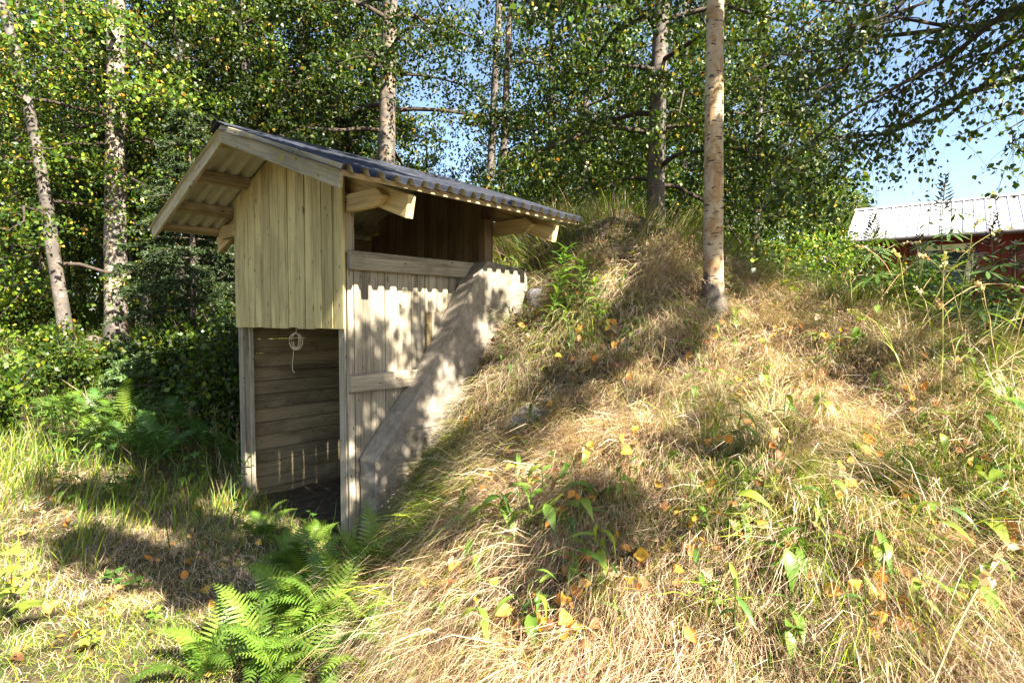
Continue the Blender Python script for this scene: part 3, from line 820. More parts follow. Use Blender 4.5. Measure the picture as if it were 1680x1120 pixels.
# birch right of the frame whose limb hangs into the picture
limb_ends = [(4.2, P3(1235, 190, 6.6), 1.0, .6), (4.0, P3(1330, 270, 6.6), .9, .6), (4.6, P3(1290, 90, 6.0), .9, .6), (3.8, P3(1260, 300, 7.2), 1.0, .7), (5.2, shade(3.9, 5.4, 1.0, 4.6), 1.3, .4), (5.0, shade(3.5, 4.6, .9, 5.0), 1.2, .5), (5.5, shade(4.6, 6.2, 1.0, 5.0), 1.3, .4), (4.4, P3(1270, 250, 4.9), .7), (4.7, P3(1400, 60, 4.4), .55), (4.5, P3(1330, 140, 5.2), .7), (4.2, P3(1480, 190, 4.6), .55), (4.0, P3(1610, 240, 4.4), 0.5), (4.9, P3(1250, 20, 5.2), .7), (5.0, P3(1560, 30, 4.5), .55)]  # includes unseen limbs placed to shade the ground beyond the crest
build_tree('birch_tree', 'overhanging birch whose dark leafy limb droops in front of the bright sky', [(5.6, 4.2, gz(5.6, 4.2) - .1), (5.6, 4.2, 3), (5.5, 4.3, 6), (5.6, 4.3, 9.5)],
           0.15, 0.06, [(5.2, 9.0, 12, 2.0, 1.2, 0.45)], 19, M['birch'], leaf=0.046, twigs=9, per=12, shape='ovate', twig_geo=True, extra=limb_ends, bright=0.95, yellow=0.015, hang=0.75)

# unseen birches added toward the sun, leaf clumps placed to shade porch and mound
T1 = [(-1.9, 4.0, 2.3, 5.6, 1.5), (-1.5, 3.9, 1.7, 6.0, 1.5), (-1.1, 3.75, 2.5, 5.8, 1.5), (-1.2, 3.8, 1.5, 6.2, 1.3), (-2.0, 4.3, 1.4, 6.2, 1.4), (-1.45, 3.35, -.1, 6.4, 1.3), (-2.3, 3.6, -.1, 6.6, 1.4), (-1.9, 3.4, -.1, 6.6, 1.2), (-2.9, 4.1, 0, 6.8, 1.0), (-1.1, 3.2, -.05, 6.0, .8), (-2.0, 3.85, 0, 6.4, 1.2), (-2.75, 3.6, 0, 6.8, .8), (-3.3, 4.5, .1, 7.0, .9),
      (-2.8, 5.0, .1, 7.0, 1.6), (-3.2, 5.6, .4, 7.4, 1.6), (-3.8, 6.4, .7, 7.8, 1.6), (-4.3, 7.2, 1.2, 8.2, 1.6), (-3.0, 6.4, 1.5, 7.6, 1.6), (-5.2, 7.4, .8, 8.6, 1.2), (-2.6, 4.4, .0, 6.8, 1.3), (-4.2, 5.6, .6, 8.0, .8)]
build_tree('birch_tree', 'unseen birch with leaf clumps placed to shade the porch front', [(-.8, -3.2, gz(-.8, -3.2) - .1), (-.8, -3.2, 3), (-.8, -3.1, 6), (-.7, -3.0, 10)], 0.15, 0.05,
           [(7.5, 9.5, 5, 1.2, 0.7, 0.5)], 31, M['birch'], leaf=0.07, twigs=9, per=14, clumpy=True, extra=[(3.6 + .2 * k, shade(*t[:4]), t[4], .93) for k, t in enumerate(T1)])
T2 = [(0.55, 4.9, 1.8, 5.0, 1.0), (0.9, 5.3, 1.9, 5.2, 1.1), (1.2, 5.8, 2.3, 5.6, 1.2), (0.6, 6.2, 2.5, 5.8, 1.2), (2.2, 6.3, 2.1, 5.4, 1.2), (1.0, 4.5, 1.4, 4.6, .7), (0.2, 4.0, .9, 5.0, .55), (-.15, 3.5, .45, 5.6, .6), (-.45, 3.2, .2, 6.0, .5), (-.6, 4.35, 1.2, 5.2, .7), (-1.05, 4.15, .8, 5.6, .6), (1.7, 5.2, 1.7, 5.0, .8), (.75, 3.0, .6, 5.4, .3), (.8, 4.7, 1.5, 4.6, .7), (1.15, 5.0, 1.7, 4.8, .8), (.5, 4.3, 1.1, 4.8, .6), (1.4, 5.7, 2.0, 5.0, .9), (.4, 5.7, 2.2, 5.0, .9), (2.1, 5.7, 2.0, 4.8, .8), (-.35, 4.0, .7, 5.0, .7), (-.3, 2.9, .3, 5.6, .45), (-.8, 4.3, 1.3, 5.0, .5), (1.3, 3.5, .9, 5.0, .25), (2.5, 3.7, 1.1, 4.6, .3), (1.9, 2.6, .7, 5.0, .2), (3.4, 5.0, 1.3, 4.6, 1.0), (3.8, 4.6, 1.2, 4.6, 1.0), (3.35, 4.3, 1.1, 4.4, .8), (4.2, 5.4, 1.3, 4.8, 1.1), (4.6, 6.2, 1.4, 5.0, 1.1), (3.4, 5.8, 1.5, 5.0, 1.0), (5.0, 5.2, 1.3, 4.6, 1.1), (5.5, 6.5, 1.5, 5.0, 1.1), (3.3, 3.6, .9, 4.4, .7), (3.9, 6.6, 1.4, 5.2, 1.0)]
build_tree('birch_tree', 'unseen loose crowned birch with leaf clumps placed to dapple the mound', [(8.5, 2.0, gz(8.5, 2.0) - .1), (8.4, 2.0, 3), (8.3, 2.0, 6), (8.3, 2.0, 9)], 0.14, 0.05,
           [(7.5, 8.7, 4, 1.0, 0.7, 0.5)], 32, M['birch'], leaf=0.065, twigs=9, per=14, clumpy=True, extra=[(3.4 + .10 * k, shade(*t[:4]), t[4], .93) for k, t in enumerate(T2)])

# wood behind: four prototypes, many copies
protos = []
for s_, (hh, rr, yl, br) in enumerate(((11, 0.12, 0.04, 1.0), (9, 0.10, 0.09, 1.2), (12, 0.13, 0.03, 0.7), (7, 0.07, 0.08, 1.4))):
    protos.append(build_tree('wood_proto', '', [(0, 0, 0), (0.05, 0, hh * .35), (-.05, .05, hh * .7), (0.05, 0, hh)], rr, 0.03,
                             [(hh * (.14 if s_ in (1, 3) else .22), hh * .5, 18, 1.8, 2.2, 0.2), (hh * .5, hh * .97, 16, 2.0, 0.6, 0.4)], 40 + s_, M['birch'] if s_ != 2 else M['birch_dark'], leaf=0.072, twigs=8, per=16, yellow=yl, bright=br, data_only=True))
KLAB = ['tall birch with mid green crown', 'birch with yellowing crown', 'dark crowned birch with furrowed trunk', 'low bright green young birch']
rs = np.random.RandomState(77)
spots = []
for px, Y, k, s in ((-120, 10, 1, 1), (20, 13, 0, 1), (130, 15, 1, 1.1), (50, 20, 3, 1.1), (250, 13, 0, 1), (310, 17, 1, 1.1), (385, 12.5, 2, 1), (440, 16, 0, 1.1), (560, 14, 2, 1), (590, 19, 3, 1.2), (480, 21, 1, 1.1), (680, 20, 3, 0.85), (745, 24, 3, 0.8), (700, 15, 3, 0.72),
                    (905, 15, 2, 1.05), (960, 12, 0, 0.9), (1000, 18, 1, 1.1), (1120, 13, 2, 1.0), (1170, 17, 0, 1.1), (1250, 14, 3, 0.95), (1240, 11, 2, 0.8), (1310, 19, 3, 1.05), (1380, 22, 3, 0.85), (1480, 27, 3, 0.85), (1400, 17, 3, 0.62), (1620, 30, 1, 0.62), (1060, 22, 3, 1.2), (870, 21, 3, 0.9),
                    (300, 10.2, 2, .85), (410, 10.6, 2, .9), (555, 11, 2, .9), (240, 10.8, 2, .8), (-260, 14, 2, 1), (180, 24, 0, 1.2), (350, 25, 1, 1.2), (-40, 26, 2, 1.2), (1330, 26, 3, 1.0), (930, 27, 0, 1.0)):
    spots.append(((px - 840) / 940 * Y, Y, k, s))
MARKS = ((30, 'beyond the crooked birch'), (160, 'behind the crooked birch'), (270, 'behind the straight white birch'), (400, 'behind the dark spruce'), (540, 'behind the gable of the porch'), (660, 'behind the grey birch at the roof'), (800, 'by the sky gap over the porch roof'),
         (930, 'behind the thin pair of birches'), (1050, 'behind the mound top'), (1150, 'behind the furrowed birch'), (1290, 'behind the mound birch'), (1460, 'between the mound birch and the barn'), (9999, 'beyond the barn roof'))
for (X, Y, k, s) in spots:
    spx = X / Y * 940 + 840
    where = ('close ' if Y < 12 else '' if Y < 18 else 'far ') + [m[1] for m in MARKS if spx < m[0]][0]
    root = empty('birch_tree', (X, Y, gz(X, Y) - 0.1), rs.uniform(0, 6.28))
    root.scale = (s, s, s * rs.uniform(.94, 1.06))
    tr_, li_, cr_ = protos[k]
    t_ = obj_from('trunk', tr_, root); tag(obj_from('branches', li_, t_), kind='stuff'); obj_from('crown', cr_, root)
    tag(root, KLAB[k] + ' ' + where, 'tree', ['tall birches of the wood', 'yellowing birches of the wood', 'dark birches of the wood', 'young birches of the wood'][k])

# bare lower trunks in the depth of the left wood
rs = np.random.RandomState(9)
for i, (px, Y, r_) in enumerate(((12, 12, .07), (45, 13, .09), (62, 15, .07), (140, 16, .08), (165, 13.5, .05), (240, 15, .08), (-5, 10.5, .06), (85, 19, .08), (330, 14, .07), (365, 16, .06), (28, 11.5, .08), (118, 14, .06), (215, 12.5, .06), (72, 12.2, .05), (270, 13, .07), (5, 14.5, .09))):
    X = (px - 840) / 940 * Y; z0 = gz(X, Y)
    pth = np.array([(X, Y, z0 - .1), (X + rs.uniform(-.1, .1), Y, z0 + 2), (X + rs.uniform(-.2, .2), Y, z0 + 4.5), (X + rs.uniform(-.3, .3), Y, z0 + 8)])
    build_tree('birch_tree', 'thin pole birch with bare lower trunk deep in the wood left of the porch', pth, r_, .03, [(z0 + 4.0, z0 + 7.8, 7, 1.0, 0.7, .3)], 60 + i, M['birch'] if i % 2 else M['birch_dark'], group='pole birches in the left wood', leaf=0.075, twigs=5, per=10, yellow=.1)

# broken stump
v, f = tube([(np.array([(0, 0, -.1), (0, 0, .05), (.01, 0, .3), (.0, 0, .5), (.01, .01, .58)]), np.array([.17, .13, .115, .11, .10])), (np.array([(0, 0, .5), (0.01, 0, .57), (.01, 0.01, .60)]), np.array([.105, .09, .002]))], 14, 3, .06)
st = obj_from('tree_stump', mesh_np('tree_stump', v, f, None, M['bark'], True))
q = P3(153, 575, 8.0); st.location = (q[0], q[1], gz(q[0], q[1]) - .08); tag(st, 'short broken birch stump beside the crooked birch', 'stump')

# spruces
def spruce(loc, h, rb, seed, label, n_wh=22, bright=1.0, dens=1.0):
    rs = np.random.RandomState(seed)
    pts, dirs = [], []
    wood = [(np.array([(0, 0, -.1), (0.01, 0, h * .5), (0, 0, h)]), np.array([h * .016, h * .009, .004]))]
    for w in range(n_wh):
        t = (w + rs.rand() * .5) / n_wh
        z = h * (0.06 + 0.92 * t)
        nbr = rs.randint(5, 8)
        for b in range(nbr):
            az = rs.uniform(0, 6.28)
            L = rb * (1 - t) ** 0.8 * rs.uniform(.7, 1.1) + .08
            d = np.array([np.cos(az), np.sin(az), 0.05])
            q = limb_path(np.array([0, 0, z]), d, L, 0.38, rs, 6, .02)
            q[:, 2] += 0.12 * L * np.linspace(0, 1, 6) ** 3
            wood.append((q, np.linspace(.007, .002, 6)))
            for j in range(int(L * 26 * dens) + 3):
                u = rs.uniform(.15, 1)
                sp = np.array([np.interp(u, np.linspace(0, 1, 6), q[:, i]) for i in range(3)])
                side = np.cross(d, [0, 0, 1.]) * rs.choice([-1, 1])
                sd = d * rs.uniform(.4, 1) + side * rs.uniform(.3, 1) + np.array([0, 0, rs.uniform(-.5, .05)]); sd /= np.linalg.norm(sd)
                L2 = rs.uniform(.1, .28) * (1.2 - u * .5)
                m = int(L2 * 120) + 5
                tt = rs.rand(m, 1)
                pts.append(sp + sd * L2 * tt); dirs.append(np.tile(sd, (m, 1)))
    P = np.concatenate(pts); D = np.concatenate(dirs); n = len(P)
    a = D * .8 + rs.randn(n, 3) * .6; a /= np.linalg.norm(a, axis=1)[:, None]
    b = np.cross(a, rs.randn(n, 3)); b /= np.linalg.norm(b, axis=1)[:, None]
    l = rs.uniform(.03, .05, n)[:, None]; wd = .0075
    V = np.stack([P - b * wd, P + b * wd, P + a * l + b * wd * .4, P + a * l - b * wd * .4], 1).reshape(-1, 3)
    col = np.array([(.026, .044, .012)]) * rs.uniform(.6, 1.5, n)[:, None] * bright
    root = empty('spruce_tree', loc)
    vv, ff = tube(wood, 6)
    obj_from('trunk', mesh_np('spruce_trunk', vv, ff, None, M['bark'], True), root)
    obj_from('crown', mesh_np('spruce_crown', V, np.arange(n * 4).reshape(n, 4), np.repeat(col, 4, 0), M['needle']), root)
    return tag(root, label, 'tree')
q = P3(318, 500, 7.4); spruce((q[0], q[1], gz(q[0], q[1])), 3.6, 1.15, 1, 'dark bushy spruce growing close beside the left wall of the porch', 26, 1.0, .7)
q = P3(240, 560, 6.6); spruce((q[0], q[1], gz(q[0], q[1]) - .05), 0.85, .62, 2, 'small pale spruce sapling in front of the dark spruce', 8, 2.6)
q = P3(430, 400, 10.2); spruce((q[0], q[1], gz(q[0], q[1])), 4.2, 1.2, 3, 'spruce standing in deep shade behind the left eave of the porch', 26, 0.8, .45)

# bushes
def bush(loc, rad, h, n, seed, label, group, leaf=0.06, bright=1.2, yellow=.05):
    rs = np.random.RandomState(seed)
    stems, pts, cl = [], [], []
    for i in range(14):
        az = rs.uniform(0, 6.28); e = rad * rs.uniform(.2, 1)
        q = np.array([(0, 0, 0), (e * .4 * np.cos(az), e * .4 * np.sin(az), h * .5), (e * np.cos(az), e * np.sin(az), h * rs.uniform(.6, 1.05))])
        stems.append((q, np.array([.012, .008, .003])))
        m = n // 14
        t = rs.uniform(.2, 1, m)
        c = np.stack([np.interp(t, [0, .5, 1], q[:, k]) for k in range(3)], -1) + rs.randn(m, 3) * np.array([.3, .3, .2]) * rad * .55
        pts.append(c); cl.append(np.full(m, rs.uniform(.7, 1.3)))
    P = np.concatenate(pts); P[:, 2] = np.maximum(P[:, 2], .04)
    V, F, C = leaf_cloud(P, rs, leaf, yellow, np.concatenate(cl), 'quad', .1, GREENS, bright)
    root = empty('bush', loc)
    vv, ff = tube(stems, 5)
    obj_from('stems', mesh_np('bush_stems', vv, ff, None, M['twig'], True), root)
    obj_from('foliage', mesh_np('bush_foliage', V, F, C, M['leaf']), root)
    return tag(root, label, 'bush', group)
rs = np.random.RandomState(21)
for i, (px, Y) in enumerate(((10, 9.8), (60, 11), (140, 11.5), (240, 11), (290, 12), (-40, 8), (340, 10.3), (180, 13.5), (90, 14.5), (400, 13))):
    X = (px - 840) / 940 * Y
    bush((X, Y, gz(X, Y)), rs.uniform(.7, 1.1), rs.uniform(.9, 1.7), 2000, 100 + i, 'green understorey bush between the trunks left of the porch', 'understorey bushes', bright=1.35, yellow=.06)
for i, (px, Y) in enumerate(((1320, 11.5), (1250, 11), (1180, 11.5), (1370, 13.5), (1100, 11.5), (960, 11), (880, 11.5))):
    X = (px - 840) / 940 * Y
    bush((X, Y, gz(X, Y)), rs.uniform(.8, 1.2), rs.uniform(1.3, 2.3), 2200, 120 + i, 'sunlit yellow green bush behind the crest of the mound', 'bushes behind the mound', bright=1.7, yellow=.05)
for i, (X, Y) in enumerate(((7.3, 11.0), (6.6, 11.4), (6.2, 9.6))):
    bush((X, Y, gz(X, Y)), .8, rs.uniform(1.0, 1.4), 2400, 140 + i, 'dark leafy bush in front of the red barn wall', 'bushes in front of the barn', bright=0.9, yellow=.02)

for i, (px, Y) in enumerate(((20, 6.6), (110, 6.9), (-30, 5.6), (170, 7.6), (60, 7.8))):
    X = (px - 840) / 940 * Y
    bush((X, Y, gz(X, Y)), .55, rs.uniform(.5, .8), 1500, 160 + i, 'low sunlit raspberry bush at the edge of the lawn near the crooked birch', 'raspberry bushes by the lawn', leaf=.055, bright=1.0, yellow=.03)
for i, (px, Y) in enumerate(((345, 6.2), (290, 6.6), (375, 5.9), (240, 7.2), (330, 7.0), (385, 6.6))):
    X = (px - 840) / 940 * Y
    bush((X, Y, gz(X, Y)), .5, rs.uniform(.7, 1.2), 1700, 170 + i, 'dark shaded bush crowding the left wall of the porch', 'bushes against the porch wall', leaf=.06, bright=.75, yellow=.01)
for i, (X, Y, h_) in enumerate(((3.7, 5.6, .55), (4.3, 6.0, .7), (4.6, 5.2, .32), (5.2, 6.3, .35), (3.9, 4.7, .3), (4.4, 4.3, .3), (5.4, 5.3, .35), (6.2, 7.2, .4), (5.6, 7.6, .8), (4.9, 7.2, .7))):
    bush((X, Y, gz(X, Y)), .45, h_, 1500, 180 + i, 'leafy dark green weed thicket beyond the crest in front of the barn', 'weed thickets beyond the crest', leaf=.06, bright=.95, yellow=.02)
# far wood, one mass
rs = np.random.RandomState(33)
n = 50000
px = rs.uniform(-700, 2200, n); Y = rs.uniform(26, 44, n)
X = (px - 840) / 940 * Y
top = 6.0 + 3.0 * vnoise(px / 110, px * 0, 1.0, 5) + 2.0 * vnoise(px / 37, px * 0, 1.0, 8)
top = np.where(px < 650, top + 7, top)
top = np.where((px > 690) & (px < 860), top * 0.8, top)
top = np.where(px > 1420, top * 0.72, top)
z = 0.8 + top * rs.rand(n) ** 0.75
V, F, C = leaf_cloud(np.stack([X, Y, z], -1), rs, 0.34, .07, 0.7 + 0.6 * vnoise(X, z, 1.2, 3), 'quad', .2, GREENS, 1.5)
tag(obj_from('far_wood', mesh_np('far_wood', V, F, C, M['leaf'])), 'far off sunlit wood seen between the trunks', 'wood', kind='stuff')

# ------------------------------------------------------------------ grass
STRAW = np.array([(0.62, 0.47, 0.28), (0.46, 0.30, 0.18), (0.72, 0.60, 0.44), (0.25, 0.145, 0.08), (0.60, 0.46, 0.20), (0.61, 0.45, 0.33)])
GRN = np.array([(0.10, 0.18, 0.015), (0.18, 0.26, 0.018), (0.06, 0.13, 0.012), (0.28, 0.31, 0.025)])

def keep_out(X, Y, m=0.0):
    x, y = to_local(X, Y)
    return ~((x > -1.80 - m) & (x < 0.24 + m) & (y > 0.06 - m) & (y < 1.72))
def is_mound(X, Y):
    x, y = to_local(X, Y)
    h = height(X, Y)
    return ((x > 0.15) & (h > 0.08)) | ((y > 1.6) & (x > -2.2) & (h > 1.2))
def crest(X, Y):        # > 0 beyond the crest of the mound, on its shaded right side
    return np.maximum(X - (2.95 - 0.12 * (Y - 3.2)), (Y - (5.3 + 0.15 * (X - 2.3))) * 0.7)
def sample(n, x0, x1, y0, y1, rs, dens=None):
    X = rs.uniform(x0, x1, n); Y = rs.uniform(y0, y1, n)
    k = keep_out(X, Y) & (np.abs(X) < .9 * Y + 1.0)
    if dens is not None: k &= rs.rand(n) < dens(X, Y)
    return X[k], Y[k]

def blades(name, label, X, Y, nb, L, wd, rs, spread=0.05, ns=3, lift=0.12, rise=0.6, wild=0.3, green=None, gcol=GRN, scol=STRAW, tone=1.0, lay=1.0, front=0.0):
    """tufts at X, Y, each of nb blades that rise from the ground and are laid over downhill"""
    T = len(X)
    nn = normal(X, Y, .3)
    nh = np.hypot(nn[:, 0], nn[:, 1])
    az = np.arctan2(nn[:, 1] - front * nh, nn[:, 0] - .15 * front * nh)
    steep = sstep(.10, .30, nh)
    az = np.where(rs.rand(T) < steep, az + rs.randn(T) * .22, rs.uniform(-np.pi, np.pi, T))
    tl = rs.uniform(0.75, 1.2, T) * (0.75 + 0.5 * vnoise(X, Y, 3.0, 11))
    tt = 0.62 + 0.62 * vnoise(X, Y, 1.7, 13) * rs.uniform(.8, 1.2, T)
    pal = rs.randint(0, len(scol), T)
    gr = green(X, Y) if callable(green) else np.full(T, green or 0.0)
    i = np.repeat(np.arange(T), nb)
    n = len(i)
    bx = X[i] + rs.randn(n) * spread; by = Y[i] + rs.randn(n) * spread
    ok = keep_out(bx, by, -0.02)
    i, bx, by = i[ok], bx[ok], by[ok]; n = len(i)
    p = np.stack([bx, by, height(bx, by) - 0.012], -1)
    N_ = nn[i]
    a = az[i] + rs.randn(n) * wild * (1.0 + 1.2 * (1 - steep[i]))
    h = np.stack([np.cos(a), np.sin(a), np.zeros(n)], -1)
    Tn = h - (h * N_).sum(1)[:, None] * N_; Tn /= np.linalg.norm(Tn, axis=1)[:, None]
    d0 = N_ * rise + np.array([0, 0, rise * .5]) + rs.randn(n, 3) * .28 + Tn * .25
    d1 = Tn * lay + N_ * (lift + rs.randn(n) * .12)[:, None] + rs.randn(n, 3) * .10 + np.array([0, 0, 1 - lay])
    ln = L[0] + (L[1] - L[0]) * rs.rand(n) ** 1.4
    ln = ln * tl[i]
    side = np.cross(Tn, N_) + rs.randn(n, 3) * .35
    side /= np.linalg.norm(side, axis=1)[:, None]
    w = (wd * rs.uniform(.6, 1.35, n))[:, None] * side * .5
    V = [p - w, p + w]
    for k in range(1, ns + 1):
        t = (k - .4) / ns
        d = d0 * (1 - t) ** 1.5 + d1 * t; d /= np.linalg.norm(d, axis=1)[:, None]
        p = p + d * (ln / ns)[:, None]
        if k < ns:
            q = 1.0 - 0.45 * k / ns
            V += [p - w * q, p + w * q]
        else: V.append(p)
    cnt = 2 * ns + 1
    V = np.stack(V, 1).reshape(-1, 3)
    o = (np.arange(n) * cnt)[:, None]
    F = [o + np.array([[2 * ns - 2, 2 * ns - 1, 2 * ns]])]
    if ns > 1: F.insert(0, np.concatenate([o + np.array([[2 * k, 2 * k + 1, 2 * k + 3, 2 * k + 2]]) for k in range(ns - 1)]))
    c = np.where((rs.rand(n) < .55)[:, None], scol[pal[i]], scol[rs.randint(0, len(scol), n)]) * tt[i][:, None] * rs.uniform(.55, 1.25, n)[:, None]
    g = rs.rand(n) < gr[i]
    c[g] = gcol[rs.randint(0, len(gcol), g.sum())] * rs.uniform(.7, 1.35, g.sum())[:, None]
    me = mesh_np(name, V, F, np.repeat(c * tone, cnt, 0), M['grass'])
    return tag(obj_from(name, me), label, 'grass', kind='stuff')

rs = np.random.RandomState(301)
gmap = lambda a, b: 0.05 + 0.6 * sstep(.48, .78, vnoise(a, b, 1.1, 9)) + 0.15 * sstep(.5, .9, vnoise(a, b, 4, 10))
X, Y = sample(5600, -1.5, 3.4, 0.9, 3.7, rs, lambda a, b: is_mound(a, b) & (crest(a, b) < .25))
blades('dry_grass', 'long straw coloured dry grass draping down the front of the mound', X, Y, 33, (.07, .30), .0024, rs, .04, 2, green=gmap, lift=.10, wild=.36, rise=.55, front=1.2)
X, Y = sample(5600, -1.5, 3.6, 3.5, 6.2, rs, lambda a, b: is_mound(a, b) & (crest(a, b) < .3))
blades('upper_dry_grass', 'dry and green grass on the upper slope of the mound around the birch', X, Y, 21, (.09, .32), .0032, rs, .05, 2, green=lambda a, b: gmap(a, b) + .08, lift=.08, wild=.32, rise=.5, front=.9)
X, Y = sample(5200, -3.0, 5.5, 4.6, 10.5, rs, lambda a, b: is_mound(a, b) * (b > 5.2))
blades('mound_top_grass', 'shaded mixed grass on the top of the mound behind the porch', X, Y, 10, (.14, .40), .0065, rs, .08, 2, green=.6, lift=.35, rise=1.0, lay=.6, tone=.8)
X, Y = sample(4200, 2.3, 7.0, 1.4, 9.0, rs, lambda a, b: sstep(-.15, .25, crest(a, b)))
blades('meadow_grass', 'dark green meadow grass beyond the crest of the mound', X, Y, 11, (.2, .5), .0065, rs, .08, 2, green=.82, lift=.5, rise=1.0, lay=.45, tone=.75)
X, Y = sample(3000, 4.0, 20, 7.0, 20, rs)
blades('far_meadow', 'green grass around the red barn', X, Y, 7, (.25, .55), .012, rs, .12, 2, green=.9, lift=.5, rise=1.0, lay=.4, tone=.9)
X, Y = sample(10500, -5.0, 0.9, 0.9, 5.4, rs, lambda a, b: (~is_mound(a, b)) & (b - 0.25 * a < 6.0))
blades('lawn', 'matted short dry lawn in front of the porch', X, Y, 14, (.05, .16), .0030, rs, .06, 2, green=lambda a, b: .22 + .5 * sstep(.45, .75, vnoise(a, b, 1.2, 21)), lift=.15, wild=1.2, rise=.45)
X, Y = sample(1300, -5.5, 0.6, 1.2, 5.4, rs, lambda a, b: (~is_mound(a, b)) * sstep(.40, .7, vnoise(a, b, .9, 6)))
blades('lawn_sprigs', 'taller green grass blades standing in the dry lawn', X, Y, 7, (.12, .32), .0055, rs, .05, 3, green=.93, lift=.5, rise=1.2, wild=1.0, lay=.6)
X, Y = sample(6500, -13, -1.3, 4.0, 15, rs, lambda a, b: (~is_mound(a, b)) * sstep(4.2, 5.2, b - 0.28 * a - .3))
blades('forest_grass', 'lush green undergrowth on the forest floor left of the porch', X, Y, 9, (.14, .42), .007, rs, .10, 2, green=.86, lift=.4, rise=1.0, wild=1.2, lay=.7, tone=.85)
X, Y = sample(1000, -1.4, 3.3, 1.0, 5.6, rs, lambda a, b: is_mound(a, b) & (crest(a, b) < .25))
blades('tussocks', 'shaggy tussocks of long golden grass hanging down the mound', X, Y, 40, (.20, .50), .0025, rs, .035, 3, green=lambda a, b: .12 + .4 * sstep(.5, .7, vnoise(a, b, 1.6, 31)), lift=.02, wild=.20, rise=1.0, front=1.2)
X, Y = sample(800, -1.3, 2.8, 1.2, 5.0, rs, lambda a, b: is_mound(a, b) * sstep(.4, .7, vnoise(a, b, 1.3, 9)))
blades('green_blades', 'green grass blades among the dry grass of the mound', X, Y, 6, (.16, .38), .0055, rs, .04, 3, green=.95, lift=.3, rise=.9)

# ------------------------------------------------------------------ herbs, ferns, fallen leaves
def on_ground(px, py):
    """where the line of sight through a photo pixel meets the ground"""
    Y = np.arange(1.0, 16, .01)
    X = (px - 840) / 940 * Y; Z = 1.55 + (522 - py) / 940 * Y
    k = np.argmax(Z < height(X, Y))
    return np.array([X[k], Y[k], float(height(X[k:k + 1], Y[k:k + 1])[0])])

def col_mesh(name, V, F, col, mat, jit=0.0, seed=0):
    V = np.asarray(V, float)
    c = np.tile(np.array(col), (len(V), 1))
    if jit: c = c * np.random.RandomState(seed).uniform(1 - jit, 1 + jit, (len(V), 1))
    quads = [f for f in F if len(f) == 4]; tris = [f for f in F if len(f) == 3]
    return mesh_np(name, V, [np.array(q) for q in (quads, tris) if q], c, mat)

def strip_leaf(name, prof, col, droop=0.35, fold=0.25, seed=0, jit=.12):
    """a leaf along +X, length 1; prof: half widths at even stations"""
    n = len(prof); V, F = [], []
    for k, w in enumerate(prof):
        t = k / (n - 1)
        x = t * (1 - .18 * droop * t); z = .25 * droop * math.sin(t * 1.6) - droop * t * t * .9
        V += [(x, -w, z + fold * w), (x, 0, z), (x, w, z + fold * w)]
    for k in range(n - 1):
        a = 3 * k
        F += [(a, a + 3, a + 4, a + 1), (a + 1, a + 4, a + 5, a + 2)]
    return col_mesh(name, V, F, col, M['herb'], jit, seed)
LANCE = [strip_leaf('lance_leaf', (.01, .06, .085, .08, .06, .03, .002), c, d, .3, i) for i, (c, d) in enumerate((((.09, .19, .03), .3), ((.12, .22, .03), .6), ((.07, .15, .03), .9), ((.18, .25, .04), .5)))]
BROAD = [strip_leaf('broad_leaf', (.02, .13, .17, .16, .11, .05, .003), c, d, .3, i) for i, (c, d) in enumerate((((.12, .21, .03), .5), ((.20, .27, .035), .9), ((.26, .30, .05), .7)))]
def palmate(name, col, lobes=5, seed=0, sharp=.5):
    """maple or currant like leaf lying in XY, stalk at the origin, tip along +X"""
    V, F = [(0, 0, 0)], []
    span = 2.35
    outl = []
    for k in range(lobes):
        a = -span + 2 * span * k / (lobes - 1)
        r = 1 - .32 * abs(a) / span
        for da, q in ((-.30, .55), (-.17, .80), (-.08, .78), (0, 1.0), (.08, .78), (.17, .80), (.30, .55)):
            outl.append((a * .72 + da * .75, r * q * .62))
    for a, r in outl:
        V.append((.22 + r * math.cos(a), r * math.sin(a), -.12 * r * r + .05 * math.cos(a * 5)))
    V[0] = (.12, 0, .02)
    for k in range(1, len(outl)): F.append((0, k, k + 1))
    return col_mesh(name, V, F, col, M['herb'], .12, seed)
PALM = [palmate('palmate_leaf', c, 5, i) for i, c in enumerate(((.13, .24, .03), (.07, .15, .025), (.25, .32, .05)))]
def digitate(name, col):
    V, F = [], []
    for k in range(8):
        a = -2.4 + 4.8 * k / 7
        o = len(V)
        for t, w in ((.05, .01), (.4, .07), (.75, .085), (1, .01)):
            r = t; dz = -.22 * t * t
            cx, cy = r * math.cos(a), r * math.sin(a)
            V += [(cx - w * math.sin(a), cy + w * math.cos(a), dz), (cx + w * math.sin(a), cy - w * math.cos(a), dz)]
        for j in range(3): F.append((o + 2 * j, o + 2 * j + 1, o + 2 * j + 3, o + 2 * j + 2))
    return col_mesh(name, V, F, col, M['herb'], .1)
DIGIT = digitate('digitate_leaf', (.07, .13, .03))

def stem_mesh(name, pts, r0, r1, col):
    v, f = tube([(np.array(pts, float), np.linspace(r0, r1, len(pts)))], 5)
    return mesh_np(name, v, f, np.tile(np.array(col), (len(v), 1)), M['herb'], True)

def rot_child(o, loc, az, pitch, scale, roll=0.0):
    o.location = loc
    o.rotation_euler = Euler((roll, -pitch, az), 'XYZ')
    o.scale = (scale,) * 3
    return o

